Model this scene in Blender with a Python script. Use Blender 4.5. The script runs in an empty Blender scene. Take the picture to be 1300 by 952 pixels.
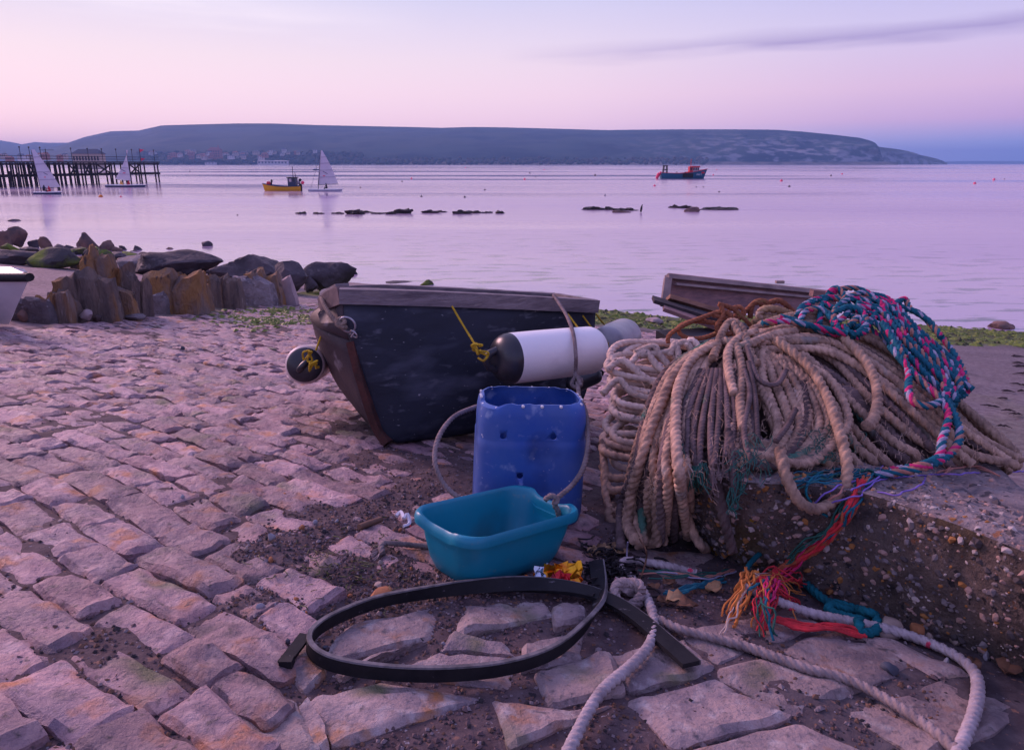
import bpy, bmesh, math, random
from mathutils import Vector, Matrix, noise
from math import sin, cos, pi, radians, sqrt, atan2
random.seed(7)
sc = bpy.context.scene
COL = sc.collection

# ------------------------------------------------------------------ camera
F = 867.0                                   # focal length in photo pixels (photo 1300 wide)
PITCH = math.atan(224 / F)
CH = 4.2                                    # eye height over the water
cam_d = bpy.data.cameras.new('camera')
cam_d.sensor_width = 36
cam_d.lens = 36 * F / 1300
cam_d.shift_y = -44 / 1300
cam_d.clip_start = 0.05
cam_d.clip_end = 40000
cam = bpy.data.objects.new('camera', cam_d)
COL.objects.link(cam)
cam.location = (0, 0, CH)
cam.rotation_euler = (pi / 2 - PITCH, 0, 0)
sc.camera = cam

# ------------------------------------------------------------------ view
sc.view_settings.view_transform = 'Standard'
sc.view_settings.look = 'None'
sc.view_settings.exposure = 0.28
sc.view_settings.gamma = 1
sc.cycles.max_bounces = 6
sc.cycles.diffuse_bounces = 3
sc.cycles.glossy_bounces = 3
sc.cycles.transmission_bounces = 4
sc.cycles.volume_bounces = 0
sc.cycles.use_denoising = True

def s2l(r, g, b):
    f = lambda c: (c / 255 / 12.92) if c <= 10 else (((c / 255) + .055) / 1.055) ** 2.4
    return (f(r), f(g), f(b), 1)

# ------------------------------------------------------------------ world: dusk sky
world = bpy.data.worlds.new('World')
sc.world = world
world.use_nodes = True
wn, wl = world.node_tree.nodes, world.node_tree.links
wn.clear()
SUN_EL, SUN_AZ = radians(25), radians(-50)   # soft glow from the bright side of the sky, to the left
def W(t, **k):
    n = wn.new(t)
    for a, v in k.items(): setattr(n, a, v)
    return n
def wmath(op, a, b=None, c=None, clamp=False):
    n = W('ShaderNodeMath', operation=op, use_clamp=clamp)
    for i, v in enumerate((a, b, c)):
        if v is None: continue
        if isinstance(v, (int, float)): n.inputs[i].default_value = v
        else: wl.new(v, n.inputs[i])
    return n.outputs[0]
def wramp(fac, stops):
    n = W('ShaderNodeValToRGB')
    e = n.color_ramp.elements
    while len(e) < len(stops): e.new(0.5)
    for el, (p, c) in zip(e, stops):
        el.position = p; el.color = c
    wl.new(fac, n.inputs[0])
    return n.outputs[0]
def wmix(fac, a, b, mode='MIX'):
    n = W('ShaderNodeMix', data_type='RGBA', blend_type=mode)
    if isinstance(fac, (int, float)): n.inputs[0].default_value = fac
    else: wl.new(fac, n.inputs[0])
    for i, v in ((6, a), (7, b)):
        if isinstance(v, tuple): n.inputs[i].default_value = v
        else: wl.new(v, n.inputs[i])
    return n.outputs[2]
tc = W('ShaderNodeTexCoord')
sx = W('ShaderNodeSeparateXYZ'); wl.new(tc.outputs['Generated'], sx.inputs[0])
dx, dy, dz = sx.outputs
elev = wmath('MULTIPLY', wmath('ARCSINE', dz), 1 / radians(40), clamp=True)   # 0..1 = 0..40 degrees
az = wmath('ARCTAN2', dx, dy)                                                 # 0 = ahead, + = right
LEFT = [(0.0, (1.32, .80, .84, 1)), (0.045, (1.24, .80, .84, 1)), (0.11, (1.05, .76, .82, 1)), (0.19, s2l(244, 221, 229)),
        (0.30, s2l(212, 206, 230)), (0.6, s2l(198, 190, 240)), (1.0, s2l(182, 178, 240))]
RIGHT = [(0.0, s2l(128, 148, 214)), (0.035, s2l(142, 154, 216)), (0.075, s2l(200, 162, 208)), (0.13, s2l(214, 178, 212)),
         (0.22, s2l(198, 186, 224)), (0.32, s2l(176, 174, 222)), (0.6, s2l(168, 168, 228)), (1.0, s2l(160, 160, 228))]
# 0 towards the afterglow on the left, 1 opposite it
rightness = wmath('MULTIPLY_ADD', wmath('COSINE', wmath('SUBTRACT', az, radians(-52))), -.5, .5, clamp=True)
rs = wramp(rightness, [(0, (0, 0, 0, 1)), (0.06, (.04, .04, .04, 1)), (0.22, (.28, .28, .28, 1)), (0.40, (.80, .80, .80, 1)), (0.52, (1, 1, 1, 1))])
sky = wmix(rs, wramp(elev, LEFT), wramp(elev, RIGHT))
# long thin violet cloud bank low on the right, and faint brighter wisps to the left
def cloud(az0, el0, slope, thick, a_lo, a_hi, scale):
    mp = W('ShaderNodeCombineXYZ')
    wl.new(wmath('MULTIPLY', az, scale), mp.inputs[0]); wl.new(wmath('MULTIPLY', dz, scale * 9), mp.inputs[1])
    nz = W('ShaderNodeTexNoise'); nz.inputs['Scale'].default_value = 1; nz.inputs['Detail'].default_value = 6
    wl.new(mp.outputs[0], nz.inputs['Vector'])
    wob = wmath('MULTIPLY_ADD', nz.outputs[0], thick * 1.6, -thick * .8)
    line = wmath('MULTIPLY_ADD', wmath('SUBTRACT', az, az0), slope, el0)
    dist = wmath('ABSOLUTE', wmath('SUBTRACT', wmath('ADD', dz, wob), line))
    band = wmath('SUBTRACT', 1, wmath('DIVIDE', dist, thick), clamp=True)
    m1 = wmath('MULTIPLY', wmath('SUBTRACT', az, a_lo), 1 / .35, clamp=True)
    m2 = wmath('MULTIPLY', wmath('SUBTRACT', a_hi, az), 1 / .25, clamp=True)
    return wmath('MULTIPLY', wmath('MULTIPLY', band, m1), wmath('MULTIPLY', m2, nz.outputs[0]))
c1 = cloud(.3, .147, .019, .015, -.02, 1.3, 5)
sky = wmix(wmath('MULTIPLY', c1, 1.25, clamp=True), sky, s2l(150, 132, 186))
c2 = cloud(-.5, .190, -.02, .03, -1.4, -.1, 6)
sky = wmix(wmath('MULTIPLY', c2, .7, clamp=True), sky, s2l(252, 236, 244))
away = wramp(rightness, [(0, (1, 1, 1, 1)), (.45, (1, 1, 1, 1)), (1, (.86, .84, .88, 1))])     # dusk: the sky opposite the glow is dimmer
sky = wmix(1.0, sky, away, 'MULTIPLY')
below = wmath('MULTIPLY', dz, -30, clamp=True)
sky = wmix(below, sky, s2l(96, 92, 130))
nish = W('ShaderNodeTexSky', sky_type='NISHITA'); nish.sun_disc = False
nish.sun_elevation = radians(1.0); nish.sun_rotation = SUN_AZ
bg1 = W('ShaderNodeBackground'); wl.new(sky, bg1.inputs[0]); bg1.inputs[1].default_value = 1.0
bg2 = W('ShaderNodeBackground'); wl.new(nish.outputs[0], bg2.inputs[0]); bg2.inputs[1].default_value = 0.012
ad = W('ShaderNodeAddShader'); wl.new(bg1.outputs[0], ad.inputs[0]); wl.new(bg2.outputs[0], ad.inputs[1])
wo = W('ShaderNodeOutputWorld'); wl.new(ad.outputs[0], wo.inputs['Surface'])

sun_d = bpy.data.lights.new('sun', 'SUN')
sun_d.energy = 2.6; sun_d.angle = radians(20); sun_d.color = (1.0, .57, .62)
sun = bpy.data.objects.new('sun', sun_d); COL.objects.link(sun)
sd = Vector((sin(SUN_AZ) * cos(SUN_EL), cos(SUN_AZ) * cos(SUN_EL), sin(SUN_EL)))
sun.rotation_euler = sd.to_track_quat('Z', 'Y').to_euler()

# ------------------------------------------------------------------ place geometry: the slipway's slope and pixel -> place
CP, SP = cos(PITCH), sin(PITCH)
def smooth(a, b, x):
    t = min(1, max(0, (x - a) / (b - a))); return t * t * (3 - 2 * t)
def G(x, y):
    """height of the slipway / beach at x, y"""
    z = CH - .71 - .085 * x - .147 * y
    s = .5 * x + .866 * y
    z += .030 * max(0, x - 3) * (1 if x < 20 else 20 / x)
    z -= .5 * smooth(-3, -12, x) * smooth(8, 16, s)
    z -= .50 * smooth(-10, -3, x) * (1 - .7 * smooth(3, 8, x)) * smooth(12, 18, s)
    if z < -1.5: z = -1.5 - .02 * min(60, s - 20 if s > 20 else 0) * .2
    if y < .3: z = min(z, CH - .71 - .085 * x - .147 * .3 + .05 * (.3 - y))
    return z
def ray(px, py):
    x = (px - 650) / F; y = (432 - py) / F
    return Vector((x, CP + SP * y, -SP + CP * y))
def at(px, py, t):
    return Vector((0, 0, CH)) + ray(px, py) * t
def gr(px, py, h=0.0):
    """where the sight line through a pixel meets the slope (h above it)"""
    r = ray(px, py); t, st = .6, .02
    f = lambda t: CH + t * r.z - G(t * r.x, t * r.y) - h
    while f(t) > 0 and t < 80:
        t0 = t; t *= 1.03
    lo, hi = t / 1.03, t
    for _ in range(30):
        m = (lo + hi) / 2
        if f(m) > 0: lo = m
        else: hi = m
    return Vector((0, 0, CH)) + r * lo
def depth(p):
    """distance along the camera axis"""
    d = p - Vector((0, 0, CH)); return d.y * CP - d.z * SP
def sea(px, py, z=0.0):
    r = ray(px, py); t = (CH - z) / -r.z
    return Vector((0, 0, CH)) + r * t
NRM = Vector((.085, .147, 1)).normalized()
EA = Vector((-.866, .5, 0)); EA = (EA - NRM * EA.dot(NRM)).normalized()    # along the courses
EB = NRM.cross(EA).normalized()
if EB.y < 0: EB = -EB                                                    # down the slope, towards the sea
# ------------------------------------------------------------------ materials
def _n(nt, t, **k):
    n = nt.nodes.new(t)
    for a, v in k.items(): setattr(n, a, v)
    return n
def C3(c): return tuple(c) + (1,) if len(c) == 3 else tuple(c)
def mat(name, col, col2=None, rough=.8, scale=6, detail=8, lo=.38, hi=.64, bump=0, bscale=None, metallic=0, spec=.3,
        specks=(), stretch=None, attr=None, rand=0, sheen=0, coat=0, bdist=.01, rough2=None, distort=0):
    m = bpy.data.materials.new(name); m.use_nodes = True
    nt = m.node_tree; nt.nodes.clear(); L = nt.links.new
    out = _n(nt, 'ShaderNodeOutputMaterial'); p = _n(nt, 'ShaderNodeBsdfPrincipled'); L(p.outputs[0], out.inputs[0])
    p.inputs['Roughness'].default_value = rough; p.inputs['Metallic'].default_value = metallic
    p.inputs['Specular IOR Level'].default_value = spec
    if coat: p.inputs['Coat Weight'].default_value = coat; p.inputs['Coat Roughness'].default_value = .15
    if sheen: p.inputs['Sheen Weight'].default_value = sheen
    tcx = _n(nt, 'ShaderNodeTexCoord'); vec = tcx.outputs['Object']
    if rand:
        oi = _n(nt, 'ShaderNodeObjectInfo')
        va = _n(nt, 'ShaderNodeVectorMath', operation='MULTIPLY_ADD')
        cx = _n(nt, 'ShaderNodeCombineXYZ')
        for i in range(3): L(oi.outputs['Random'], cx.inputs[i])
        L(cx.outputs[0], va.inputs[0]); va.inputs[1].default_value = (37, 91, 53); L(vec, va.inputs[2]); vec = va.outputs[0]
    if stretch:
        mp = _n(nt, 'ShaderNodeMapping'); mp.inputs['Scale'].default_value = stretch
        L(vec, mp.inputs['Vector']); vec = mp.outputs[0]
    nz = _n(nt, 'ShaderNodeTexNoise'); nz.inputs['Scale'].default_value = scale; nz.inputs['Detail'].default_value = detail
    nz.inputs['Roughness'].default_value = .62; nz.inputs['Distortion'].default_value = distort
    L(vec, nz.inputs['Vector'])
    def mix(fac, a, b, mode='MIX'):
        x = _n(nt, 'ShaderNodeMix', data_type='RGBA', blend_type=mode)
        if isinstance(fac, (int, float)): x.inputs[0].default_value = fac
        else: L(fac, x.inputs[0])
        for i, v in ((6, a), (7, b)):
            if isinstance(v, tuple): x.inputs[i].default_value = C3(v)
            else: L(v, x.inputs[i])
        return x.outputs[2]
    def rng(src, a, b):
        r = _n(nt, 'ShaderNodeMapRange'); L(src, r.inputs[0]); r.inputs[1].default_value = a; r.inputs[2].default_value = b
        return r.outputs[0]
    base = C3(col)
    if attr:
        at_ = _n(nt, 'ShaderNodeAttribute', attribute_name=attr); base = at_.outputs['Color']
        dark = mix(1.0, base, C3(col2 or (.5, .5, .5)), 'MULTIPLY')
        c = mix(rng(nz.outputs[0], lo, hi), dark, base)
    elif col2: c = mix(rng(nz.outputs[0], lo, hi), base, C3(col2))
    else:
        c = mix(rng(nz.outputs[0], .3, .7), tuple(v * .8 for v in col[:3]), tuple(min(1, v * 1.15) for v in col[:3]))
    for (sc_, ss, th, wd) in specks:
        n2 = _n(nt, 'ShaderNodeTexNoise'); n2.inputs['Scale'].default_value = ss; n2.inputs['Detail'].default_value = 4
        off = _n(nt, 'ShaderNodeVectorMath', operation='ADD'); L(vec, off.inputs[0]); off.inputs[1].default_value = (ss * .37, th * 91, ss)
        L(off.outputs[0], n2.inputs['Vector'])
        c = mix(rng(n2.outputs[0], th, th + wd), c, C3(sc_))
    if rand:
        hs = _n(nt, 'ShaderNodeHueSaturation')
        L(c, hs.inputs['Color'])
        r = _n(nt, 'ShaderNodeMapRange'); L(oi.outputs['Random'], r.inputs[0]); r.inputs[3].default_value = 1 - rand; r.inputs[4].default_value = 1 + rand
        L(r.outputs[0], hs.inputs['Value']); c = hs.outputs[0]
    L(c, p.inputs['Base Color'])
    if rough2 is not None:
        r = _n(nt, 'ShaderNodeMapRange'); L(nz.outputs[0], r.inputs[0]); r.inputs[1].default_value = lo; r.inputs[2].default_value = hi
        r.inputs[3].default_value = rough; r.inputs[4].default_value = rough2; L(r.outputs[0], p.inputs['Roughness'])
    if bump:
        b = _n(nt, 'ShaderNodeBump'); b.inputs['Strength'].default_value = bump; b.inputs['Distance'].default_value = bdist
        n3 = _n(nt, 'ShaderNodeTexNoise'); n3.inputs['Scale'].default_value = bscale or scale * 4; n3.inputs['Detail'].default_value = 8
        n3.inputs['Roughness'].default_value = .65
        L(vec, n3.inputs['Vector']); L(n3.outputs[0], b.inputs['Height']); L(b.outputs[0], p.inputs['Normal'])
    return m

# ------------------------------------------------------------------ mesh builder
class MB:
    def __init__(self): self.v = []; self.f = []; self.mi = []
    def add(self, vs, fs, mi=0):
        o = len(self.v); self.v += [tuple(p) for p in vs]
        self.f += [tuple(i + o for i in f) for f in fs]; self.mi += [mi] * len(fs)
    def box(self, c, sz, R=None, mi=0):
        c = Vector(c); h = [s / 2 for s in sz]
        vs = [Vector((x * h[0], y * h[1], z * h[2])) for x in (-1, 1) for y in (-1, 1) for z in (-1, 1)]
        if R is not None: vs = [R @ p for p in vs]
        self.add([p + c for p in vs], [(0, 1, 3, 2), (4, 6, 7, 5), (0, 4, 5, 1), (2, 3, 7, 6), (0, 2, 6, 4), (1, 5, 7, 3)], mi)
    def beam(self, a, b, w, h, up=Vector((0, 0, 1)), mi=0):
        a, b = Vector(a), Vector(b); d = (b - a); l = d.length; d.normalize()
        s = d.cross(up).normalized(); u = s.cross(d).normalized()
        self.box((a + b) / 2, (l, w, h), Matrix((d, s, u)).transposed(), mi)
    def tube(self, pts, r, n=6, mi=0, cap=True):
        pts = [Vector(p) for p in pts]; fr = frames(pts); k = len(pts)
        rr = r if isinstance(r, (list, tuple)) else [r] * k
        vs = []
        for p, (t, a, b), q in zip(pts, fr, rr):
            vs += [p + (a * cos(2 * pi * j / n) + b * sin(2 * pi * j / n)) * q for j in range(n)]
        fs = [(i * n + j, i * n + (j + 1) % n, (i + 1) * n + (j + 1) % n, (i + 1) * n + j) for i in range(k - 1) for j in range(n)]
        if cap: fs += [tuple(range(n))[::-1], tuple(range((k - 1) * n, k * n))]
        self.add(vs, fs, mi)
    def lathe(self, prof, a, b, n=20, mi=0, mis=None):
        """prof: (u along a->b in metres from a, radius)"""
        a, b = Vector(a), Vector(b); d = (b - a).normalized()
        s = d.orthogonal().normalized(); w = d.cross(s)
        vs = [];
        for u, r in prof:
            vs += [a + d * u + (s * cos(2 * pi * j / n) + w * sin(2 * pi * j / n)) * r for j in range(n)]
        k = len(prof); o = len(self.v)
        self.v += [tuple(p) for p in vs]
        for i in range(k - 1):
            for j in range(n):
                self.f.append((o + i * n + j, o + i * n + (j + 1) % n, o + (i + 1) * n + (j + 1) % n, o + (i + 1) * n + j))
                self.mi.append(mis[i] if mis else mi)
        self.f.append(tuple(range(o, o + n))[::-1]); self.mi.append(mis[0] if mis else mi)
        self.f.append(tuple(range(o + (k - 1) * n, o + k * n))); self.mi.append(mis[-1] if mis else mi)
    def mesh(self, name, org, mats, smooth=True, angle=40):
        me = bpy.data.meshes.new(name); org = Vector(org)
        me.from_pydata([(x - org.x, y - org.y, z - org.z) for x, y, z in self.v], [], self.f)
        for m in (mats if isinstance(mats, (list, tuple)) else [mats]): me.materials.append(m)
        if any(self.mi): me.polygons.foreach_set('material_index', self.mi)
        if smooth:
            me.polygons.foreach_set('use_smooth', [True] * len(me.polygons))
            if angle < 180: me.set_sharp_from_angle(angle=radians(angle))
        me.update()
        return me
    def base(self):
        n = len(self.v)
        return Vector((sum(p[0] for p in self.v) / n, sum(p[1] for p in self.v) / n, min(p[2] for p in self.v)))
    def build(self, name, mats, parent=None, org=None, smooth=True, angle=40, kind=None, label=None, cat=None, group=None):
        if parent is not None: o0 = Vector(parent_loc(parent))
        else: o0 = self.base() if org is None else Vector(org)
        ob = bpy.data.objects.new(name, self.mesh(name, o0, mats, smooth, angle)); COL.objects.link(ob)
        if parent is not None: ob.parent = parent
        else: ob.location = o0
        tag(ob, label, cat, group, kind)
        return ob
def parent_loc(o):
    p = Vector(o.location)
    while o.parent: o = o.parent; p += Vector(o.location)
    return p
def tag(o, label=None, cat=None, group=None, kind=None):
    if label: o['label'] = label
    if cat: o['category'] = cat
    if group: o['group'] = group
    if kind: o['kind'] = kind
    return o
def thing(name, loc, label, cat, group=None):
    o = bpy.data.objects.new(name, None); COL.objects.link(o); o.empty_display_size = .1
    o.location = loc
    return tag(o, label, cat, group)
def copy_tree(o, parent=None):
    c = o.copy(); COL.objects.link(c)
    if parent: c.parent = parent
    for ch in list(o.children): copy_tree(ch, c)
    return c
def frames(pts):
    k = len(pts); T = []
    for i in range(k):
        d = pts[min(i + 1, k - 1)] - pts[max(i - 1, 0)]
        T.append(d.normalized() if d.length > 1e-9 else Vector((0, 0, 1)))
    a = T[0].orthogonal().normalized(); out = []
    for i in range(k):
        a = (a - T[i] * a.dot(T[i]))
        a = a.normalized() if a.length > 1e-6 else T[i].orthogonal().normalized()
        out.append((T[i], a.copy(), T[i].cross(a)))
    return out
def spline(pts, step):
    """Catmull-Rom through pts, resampled to equal steps"""
    P = [Vector(p) for p in pts]
    if len(P) == 2: P = [P[0], (P[0] + P[1]) / 2, P[1]]
    P = [P[0] * 2 - P[1]] + P + [P[-1] * 2 - P[-2]]
    fine = []
    for i in range(1, len(P) - 2):
        a, b, c, d = P[i - 1:i + 3]
        n = max(4, int((c - b).length / step * 2))
        for j in range(n):
            t = j / n
            fine.append(.5 * ((2 * b) + (c - a) * t + (2 * a - 5 * b + 4 * c - d) * t * t + (3 * b - a - 3 * c + d) * t ** 3))
    fine.append(P[-2])
    out = [fine[0]]; acc = 0
    for p, q in zip(fine, fine[1:]):
        l = (q - p).length
        while acc + l >= step:
            f = (step - acc) / l; p = p + (q - p) * f; out.append(p.copy()); l = (q - p).length; acc = 0
        acc += l
    if (out[-1] - fine[-1]).length > step * .3: out.append(fine[-1])
    return out
def rope(mb, pts, r, pitch=None, strands=3, seed=0, matf=None, per=4, depth_=.23, hand=1):
    """laid rope: real twisted lobes"""
    pitch = pitch or r * 4.8
    P = spline(pts, pitch / 8); fr = frames(P); n = strands * per
    vs, fs, mi = [], [], []
    rnd = random.Random(seed); ph0 = rnd.random() * 6
    st = pitch / 8
    for i, (p, (t, a, b)) in enumerate(zip(P, fr)):
        th0 = ph0 + hand * 2 * pi * i * st / pitch
        rr = r * (1 + .05 * sin(i * .13 + seed))
        for j in range(n):
            th = 2 * pi * j / n
            lob = abs(sin(strands * th / 2))
            q = rr * (1 - depth_ + depth_ * 1.15 * lob ** .7)
            vs.append(p + (a * cos(th + th0) + b * sin(th + th0)) * q)
    k = len(P)
    for i in range(k - 1):
        for j in range(n):
            fs.append((i * n + j, i * n + (j + 1) % n, (i + 1) * n + (j + 1) % n, (i + 1) * n + j))
            mi.append(matf(i, j // per) if matf else 0)
    o = len(mb.v)
    mb.v += [tuple(p) for p in vs]; mb.f += [tuple(x + o for x in f) for f in fs]; mb.mi += mi
    mb.f += [tuple(range(o, o + n))[::-1], tuple(range(o + (k - 1) * n, o + k * n))]; mb.mi += [0, 0]
def N3(p, s=1.0, off=0.0): return noise.noise(Vector((p[0] * s + off, p[1] * s - off * .7, p[2] * s + off * 1.3)))
def FB(p, s=1.0, off=0.0, o=4): return noise.fractal(Vector((p[0] * s + off, p[1] * s + off * .31, p[2] * s - off)), 1.0, 2.0, o)
def ico(sub):
    bm = bmesh.new(); bmesh.ops.create_icosphere(bm, subdivisions=sub, radius=1)
    r = ([v.co.copy() for v in bm.verts], [tuple(v.index for v in f.verts) for f in bm.faces]); bm.free(); return r
ICO = {i: ico(i) for i in (1, 2, 3, 4)}
def rock(mb, base, w, d, h, seed=0, sub=3, planes=14, rough=.05, lean=(0, 0), rot=0, strata=0, pointed=0, sink=.15, mi=0, squash_top=None):
    """an angular stone: a random convex body, roughened; base = ground point under it"""
    rnd = random.Random(seed); V, Fc = ICO[sub]
    pl = []
    for _ in range(planes):
        n = Vector((rnd.gauss(0, 1), rnd.gauss(0, 1), rnd.gauss(0, 1))).normalized(); pl.append((n, rnd.uniform(.50, .92)))
    vs = []; cr, sr = cos(rot), sin(rot)
    for v in V:
        r = 1.0
        for n, dd in pl:
            q = n.dot(v)
            if q > 1e-4: r = min(r, dd / q)
        p = v * r
        p *= 1 + rough * 1.3 * FB(p, 1.7, seed * 3.1) + rough * .5 * FB(p, 6, seed)
        if strata: p.x += strata * .12 * FB(Vector((p.x * 7, p.y * 2, p.z * .6)), 1.4, seed); p *= 1 - strata * .06 * abs(sin(p.x * 11 + 2 * FB(p, 1.2, seed)))
        z01 = (p.z + 1) / 2
        if pointed: f = 1 - pointed * max(0, z01 - .3); p.x *= f; p.y *= f
        q = Vector((p.x * w / 2, p.y * d / 2, (z01 * (1 + sink) - sink) * h))
        q.x += lean[0] * max(0, q.z); q.y += lean[1] * max(0, q.z)
        vs.append(Vector((q.x * cr - q.y * sr, q.x * sr + q.y * cr, q.z)) + Vector(base))
    mb.add(vs, Fc, mi)
def figure(name, joints, edges, radii, m, parent=None, root=0, sub=2, label=None, cat=None, org=None):
    """one continuous skinned body from a skeleton"""
    me = bpy.data.meshes.new(name); org = Vector(org if org is not None else joints[0])
    me.from_pydata([Vector(j) - org for j in joints], edges, [])
    ob = bpy.data.objects.new(name, me); COL.objects.link(ob)
    md = ob.modifiers.new('skin', 'SKIN')
    for i, v in enumerate(me.skin_vertices[0].data):
        v.radius = (radii[i], radii[i]); v.use_root = (i == root)
    if sub: ob.modifiers.new('sub', 'SUBSURF').levels = sub; ob.modifiers['sub'].render_levels = sub
    dg = bpy.context.evaluated_depsgraph_get()
    new = bpy.data.meshes.new_from_object(ob.evaluated_get(dg)); ob.modifiers.clear(); ob.data = new
    new.materials.clear(); new.materials.append(m)
    new.polygons.foreach_set('use_smooth', [True] * len(new.polygons))
    if parent: ob.parent = parent
    ob.location = org if parent is None else org - parent_loc(parent)
    tag(ob, label, cat); return ob
def slab(mb, base, w, d, h, seed=0, plates=3, lean=(0, 0), rot=0, peak=.5, sink=.12):
    """an upright outcrop of bedded rock: several jagged plates grown together"""
    rnd = random.Random(seed); cr, sr = cos(rot), sin(rot); x0 = -w / 2
    cuts = sorted([0, 1] + [(i + rnd.uniform(-.25, .25)) / plates for i in range(1, plates)])
    nx, ny, nz = 4, 5, 9
    for a, b in zip(cuts, cuts[1:]):
        c = (a + b) / 2; hh = h * (1 - .5 * abs(c - peak) ** 1.2) * rnd.uniform(.86, 1.0); dd = d * rnd.uniform(.7, 1); oy = rnd.uniform(-.12, .12) * d
        grow = .16 * (b - a) * w; xa, xb = x0 + a * w - grow, x0 + b * w + grow; tl = rnd.uniform(-.35, .35); tly = rnd.uniform(.0, .45); so = rnd.random() * 40; lp = rnd.uniform(-.1, .1)
        idx = {}; vs = []; fs = []
        def vert(i, j, k):
            if (i, j, k) in idx: return idx[i, j, k]
            u, v, z = i / nx, j / ny, k / nz
            top = hh * (1 + tl * (u - .5) - tly * abs(v - .4) + .12 * N3((u * 2.2 + so, v * 3, 0), 1.3))
            f = 1 - .22 * z ** 2; x = lerp_(xa, xb, .5 + (u - .5) * f); y = oy + (v - .5) * dd * (1 - .35 * z ** 1.5)
            cx = 1 - .12 * (abs(2 * u - 1) ** 4) * (abs(2 * v - 1) ** 2); y *= cx
            zz = -sink * h + (top + sink * h) * z
            q = Vector((x, y, zz))
            s = min(w, h)
            q.x += s * (.05 * FB((q.x * 2 / s + so, q.y * 2 / s, q.z * .8 / s), 1.6, so) + .02 * FB((q.x / s, q.y / s, q.z / s), 9, so)) + lp * z * w * .3
            q.y += s * (.055 * FB((q.x * 5 / s, so, q.z * .7 / s), 1.5, so) + .03 * FB((q.x / s, q.y / s, q.z / s), 8, so + 3))
            q.x += lean[0] * max(0, q.z); q.y += lean[1] * max(0, q.z)
            vs.append(Vector((q.x * cr - q.y * sr, q.x * sr + q.y * cr, q.z)) + Vector(base)); idx[i, j, k] = len(vs) - 1
            return idx[i, j, k]
        for k in range(nz):
            for i in range(nx): fs += [(vert(i, 0, k), vert(i + 1, 0, k), vert(i + 1, 0, k + 1), vert(i, 0, k + 1)), (vert(i + 1, ny, k), vert(i, ny, k), vert(i, ny, k + 1), vert(i + 1, ny, k + 1))]
            for j in range(ny): fs += [(vert(0, j + 1, k), vert(0, j, k), vert(0, j, k + 1), vert(0, j + 1, k + 1)), (vert(nx, j, k), vert(nx, j + 1, k), vert(nx, j + 1, k + 1), vert(nx, j, k + 1))]
        for i in range(nx):
            for j in range(ny): fs.append((vert(i, j, nz), vert(i + 1, j, nz), vert(i + 1, j + 1, nz), vert(i, j + 1, nz)))
        mb.add(vs, fs)
def lerp_(a, b, t): return a + (b - a) * t
# ------------------------------------------------------------------ ground sheet
def lerp(a, b, t): return a + (b - a) * t
_b0, _b1 = gr(760, 412), gr(1290, 441)
_bd = (_b1 - _b0); _bn = Vector((-_bd.y, _bd.x, 0)).normalized()
if _bn.y < 0: _bn = -_bn
def algae_side(x, y): return (x - _b0.x) * _bn.x + (y - _b0.y) * _bn.y - (1.5 if x < .5 else 0)
DIRT = [(gr(*p), r, a) for p, r, a in (((575, 615), .30, 1.0), ((430, 655), .16, .8), ((470, 715), .20, 1.0), ((360, 690), .12, .8), ((300, 770), .08, .7),
        ((420, 560), .35, .6), ((250, 745), .07, .6), ((560, 745), .14, .9), ((360, 770), .10, .9), ((800, 720), .22, 1.0), ((880, 760), .16, .8), ((520, 560), .4, .8), ((120, 850), .05, .7))]
def dirt(x, y):
    d = 0
    for p, r, a in DIRT:
        q = ((x - p.x) ** 2 + (y - p.y) ** 2) / (r * r)
        if q < 6: d += a * math.exp(-q * 1.2)
    return min(1, d)
def in_setts(x, y):
    if x > .30 + max(0, y - 2.2) * .26 or y < .55: return False
    if x < -3.30 + (y - 5.0) * .17 and y > 4.6: return False
    if x < -5.2: return False
    if y > 10.6 or algae_side(x, y) > -.5: return False
    if x > -.40 and y < 1.33: return False               # flagstones lie here
    return True
def gsheet(x, y):
    z = G(x, y)
    s_in = in_setts(x, y)
    nz = FB((x, y, 0), 2.2, 3) * .012 + FB((x, y, 0), 9, 8) * .005
    far = min(3, max(0, y / 8))
    z += nz * (1 + far)
    if y < 12 and x < 1.5: z -= (.010 if s_in else .012) if (s_in or y < 1.9) else .006
    dm = dirt(x, y)
    z += dm * (.009 + .012 * FB((x, y, 0), 7, 1))
    return z
def axis(lo, hi, fine_lo, fine_hi, step, grow=1.07):
    v = []; x = fine_lo
    while x < fine_hi: v.append(x); x += step
    st = step; a = fine_hi
    while a < hi: v.append(a); st *= grow; a += st
    v.append(hi); st = step; a = fine_lo - step; low = []
    while a > lo: low.append(a); st *= grow; a -= st
    low.append(lo); return low[::-1] + v
XS = axis(-48, 48, -1.6, 1.7, .026, 1.05); YS = axis(-4, 50, .7, 3.2, .026, 1.04)
DIRTC = Vector((.118, .082, .086)); SANDC = Vector((.30, .225, .225)); CONC = Vector((.20, .165, .175)); ALG = Vector((.095, .13, .018)); DARKC = Vector((.115, .092, .10)); MUD = Vector((.05, .045, .05))
gv, gf, gc = [], [], []
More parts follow.
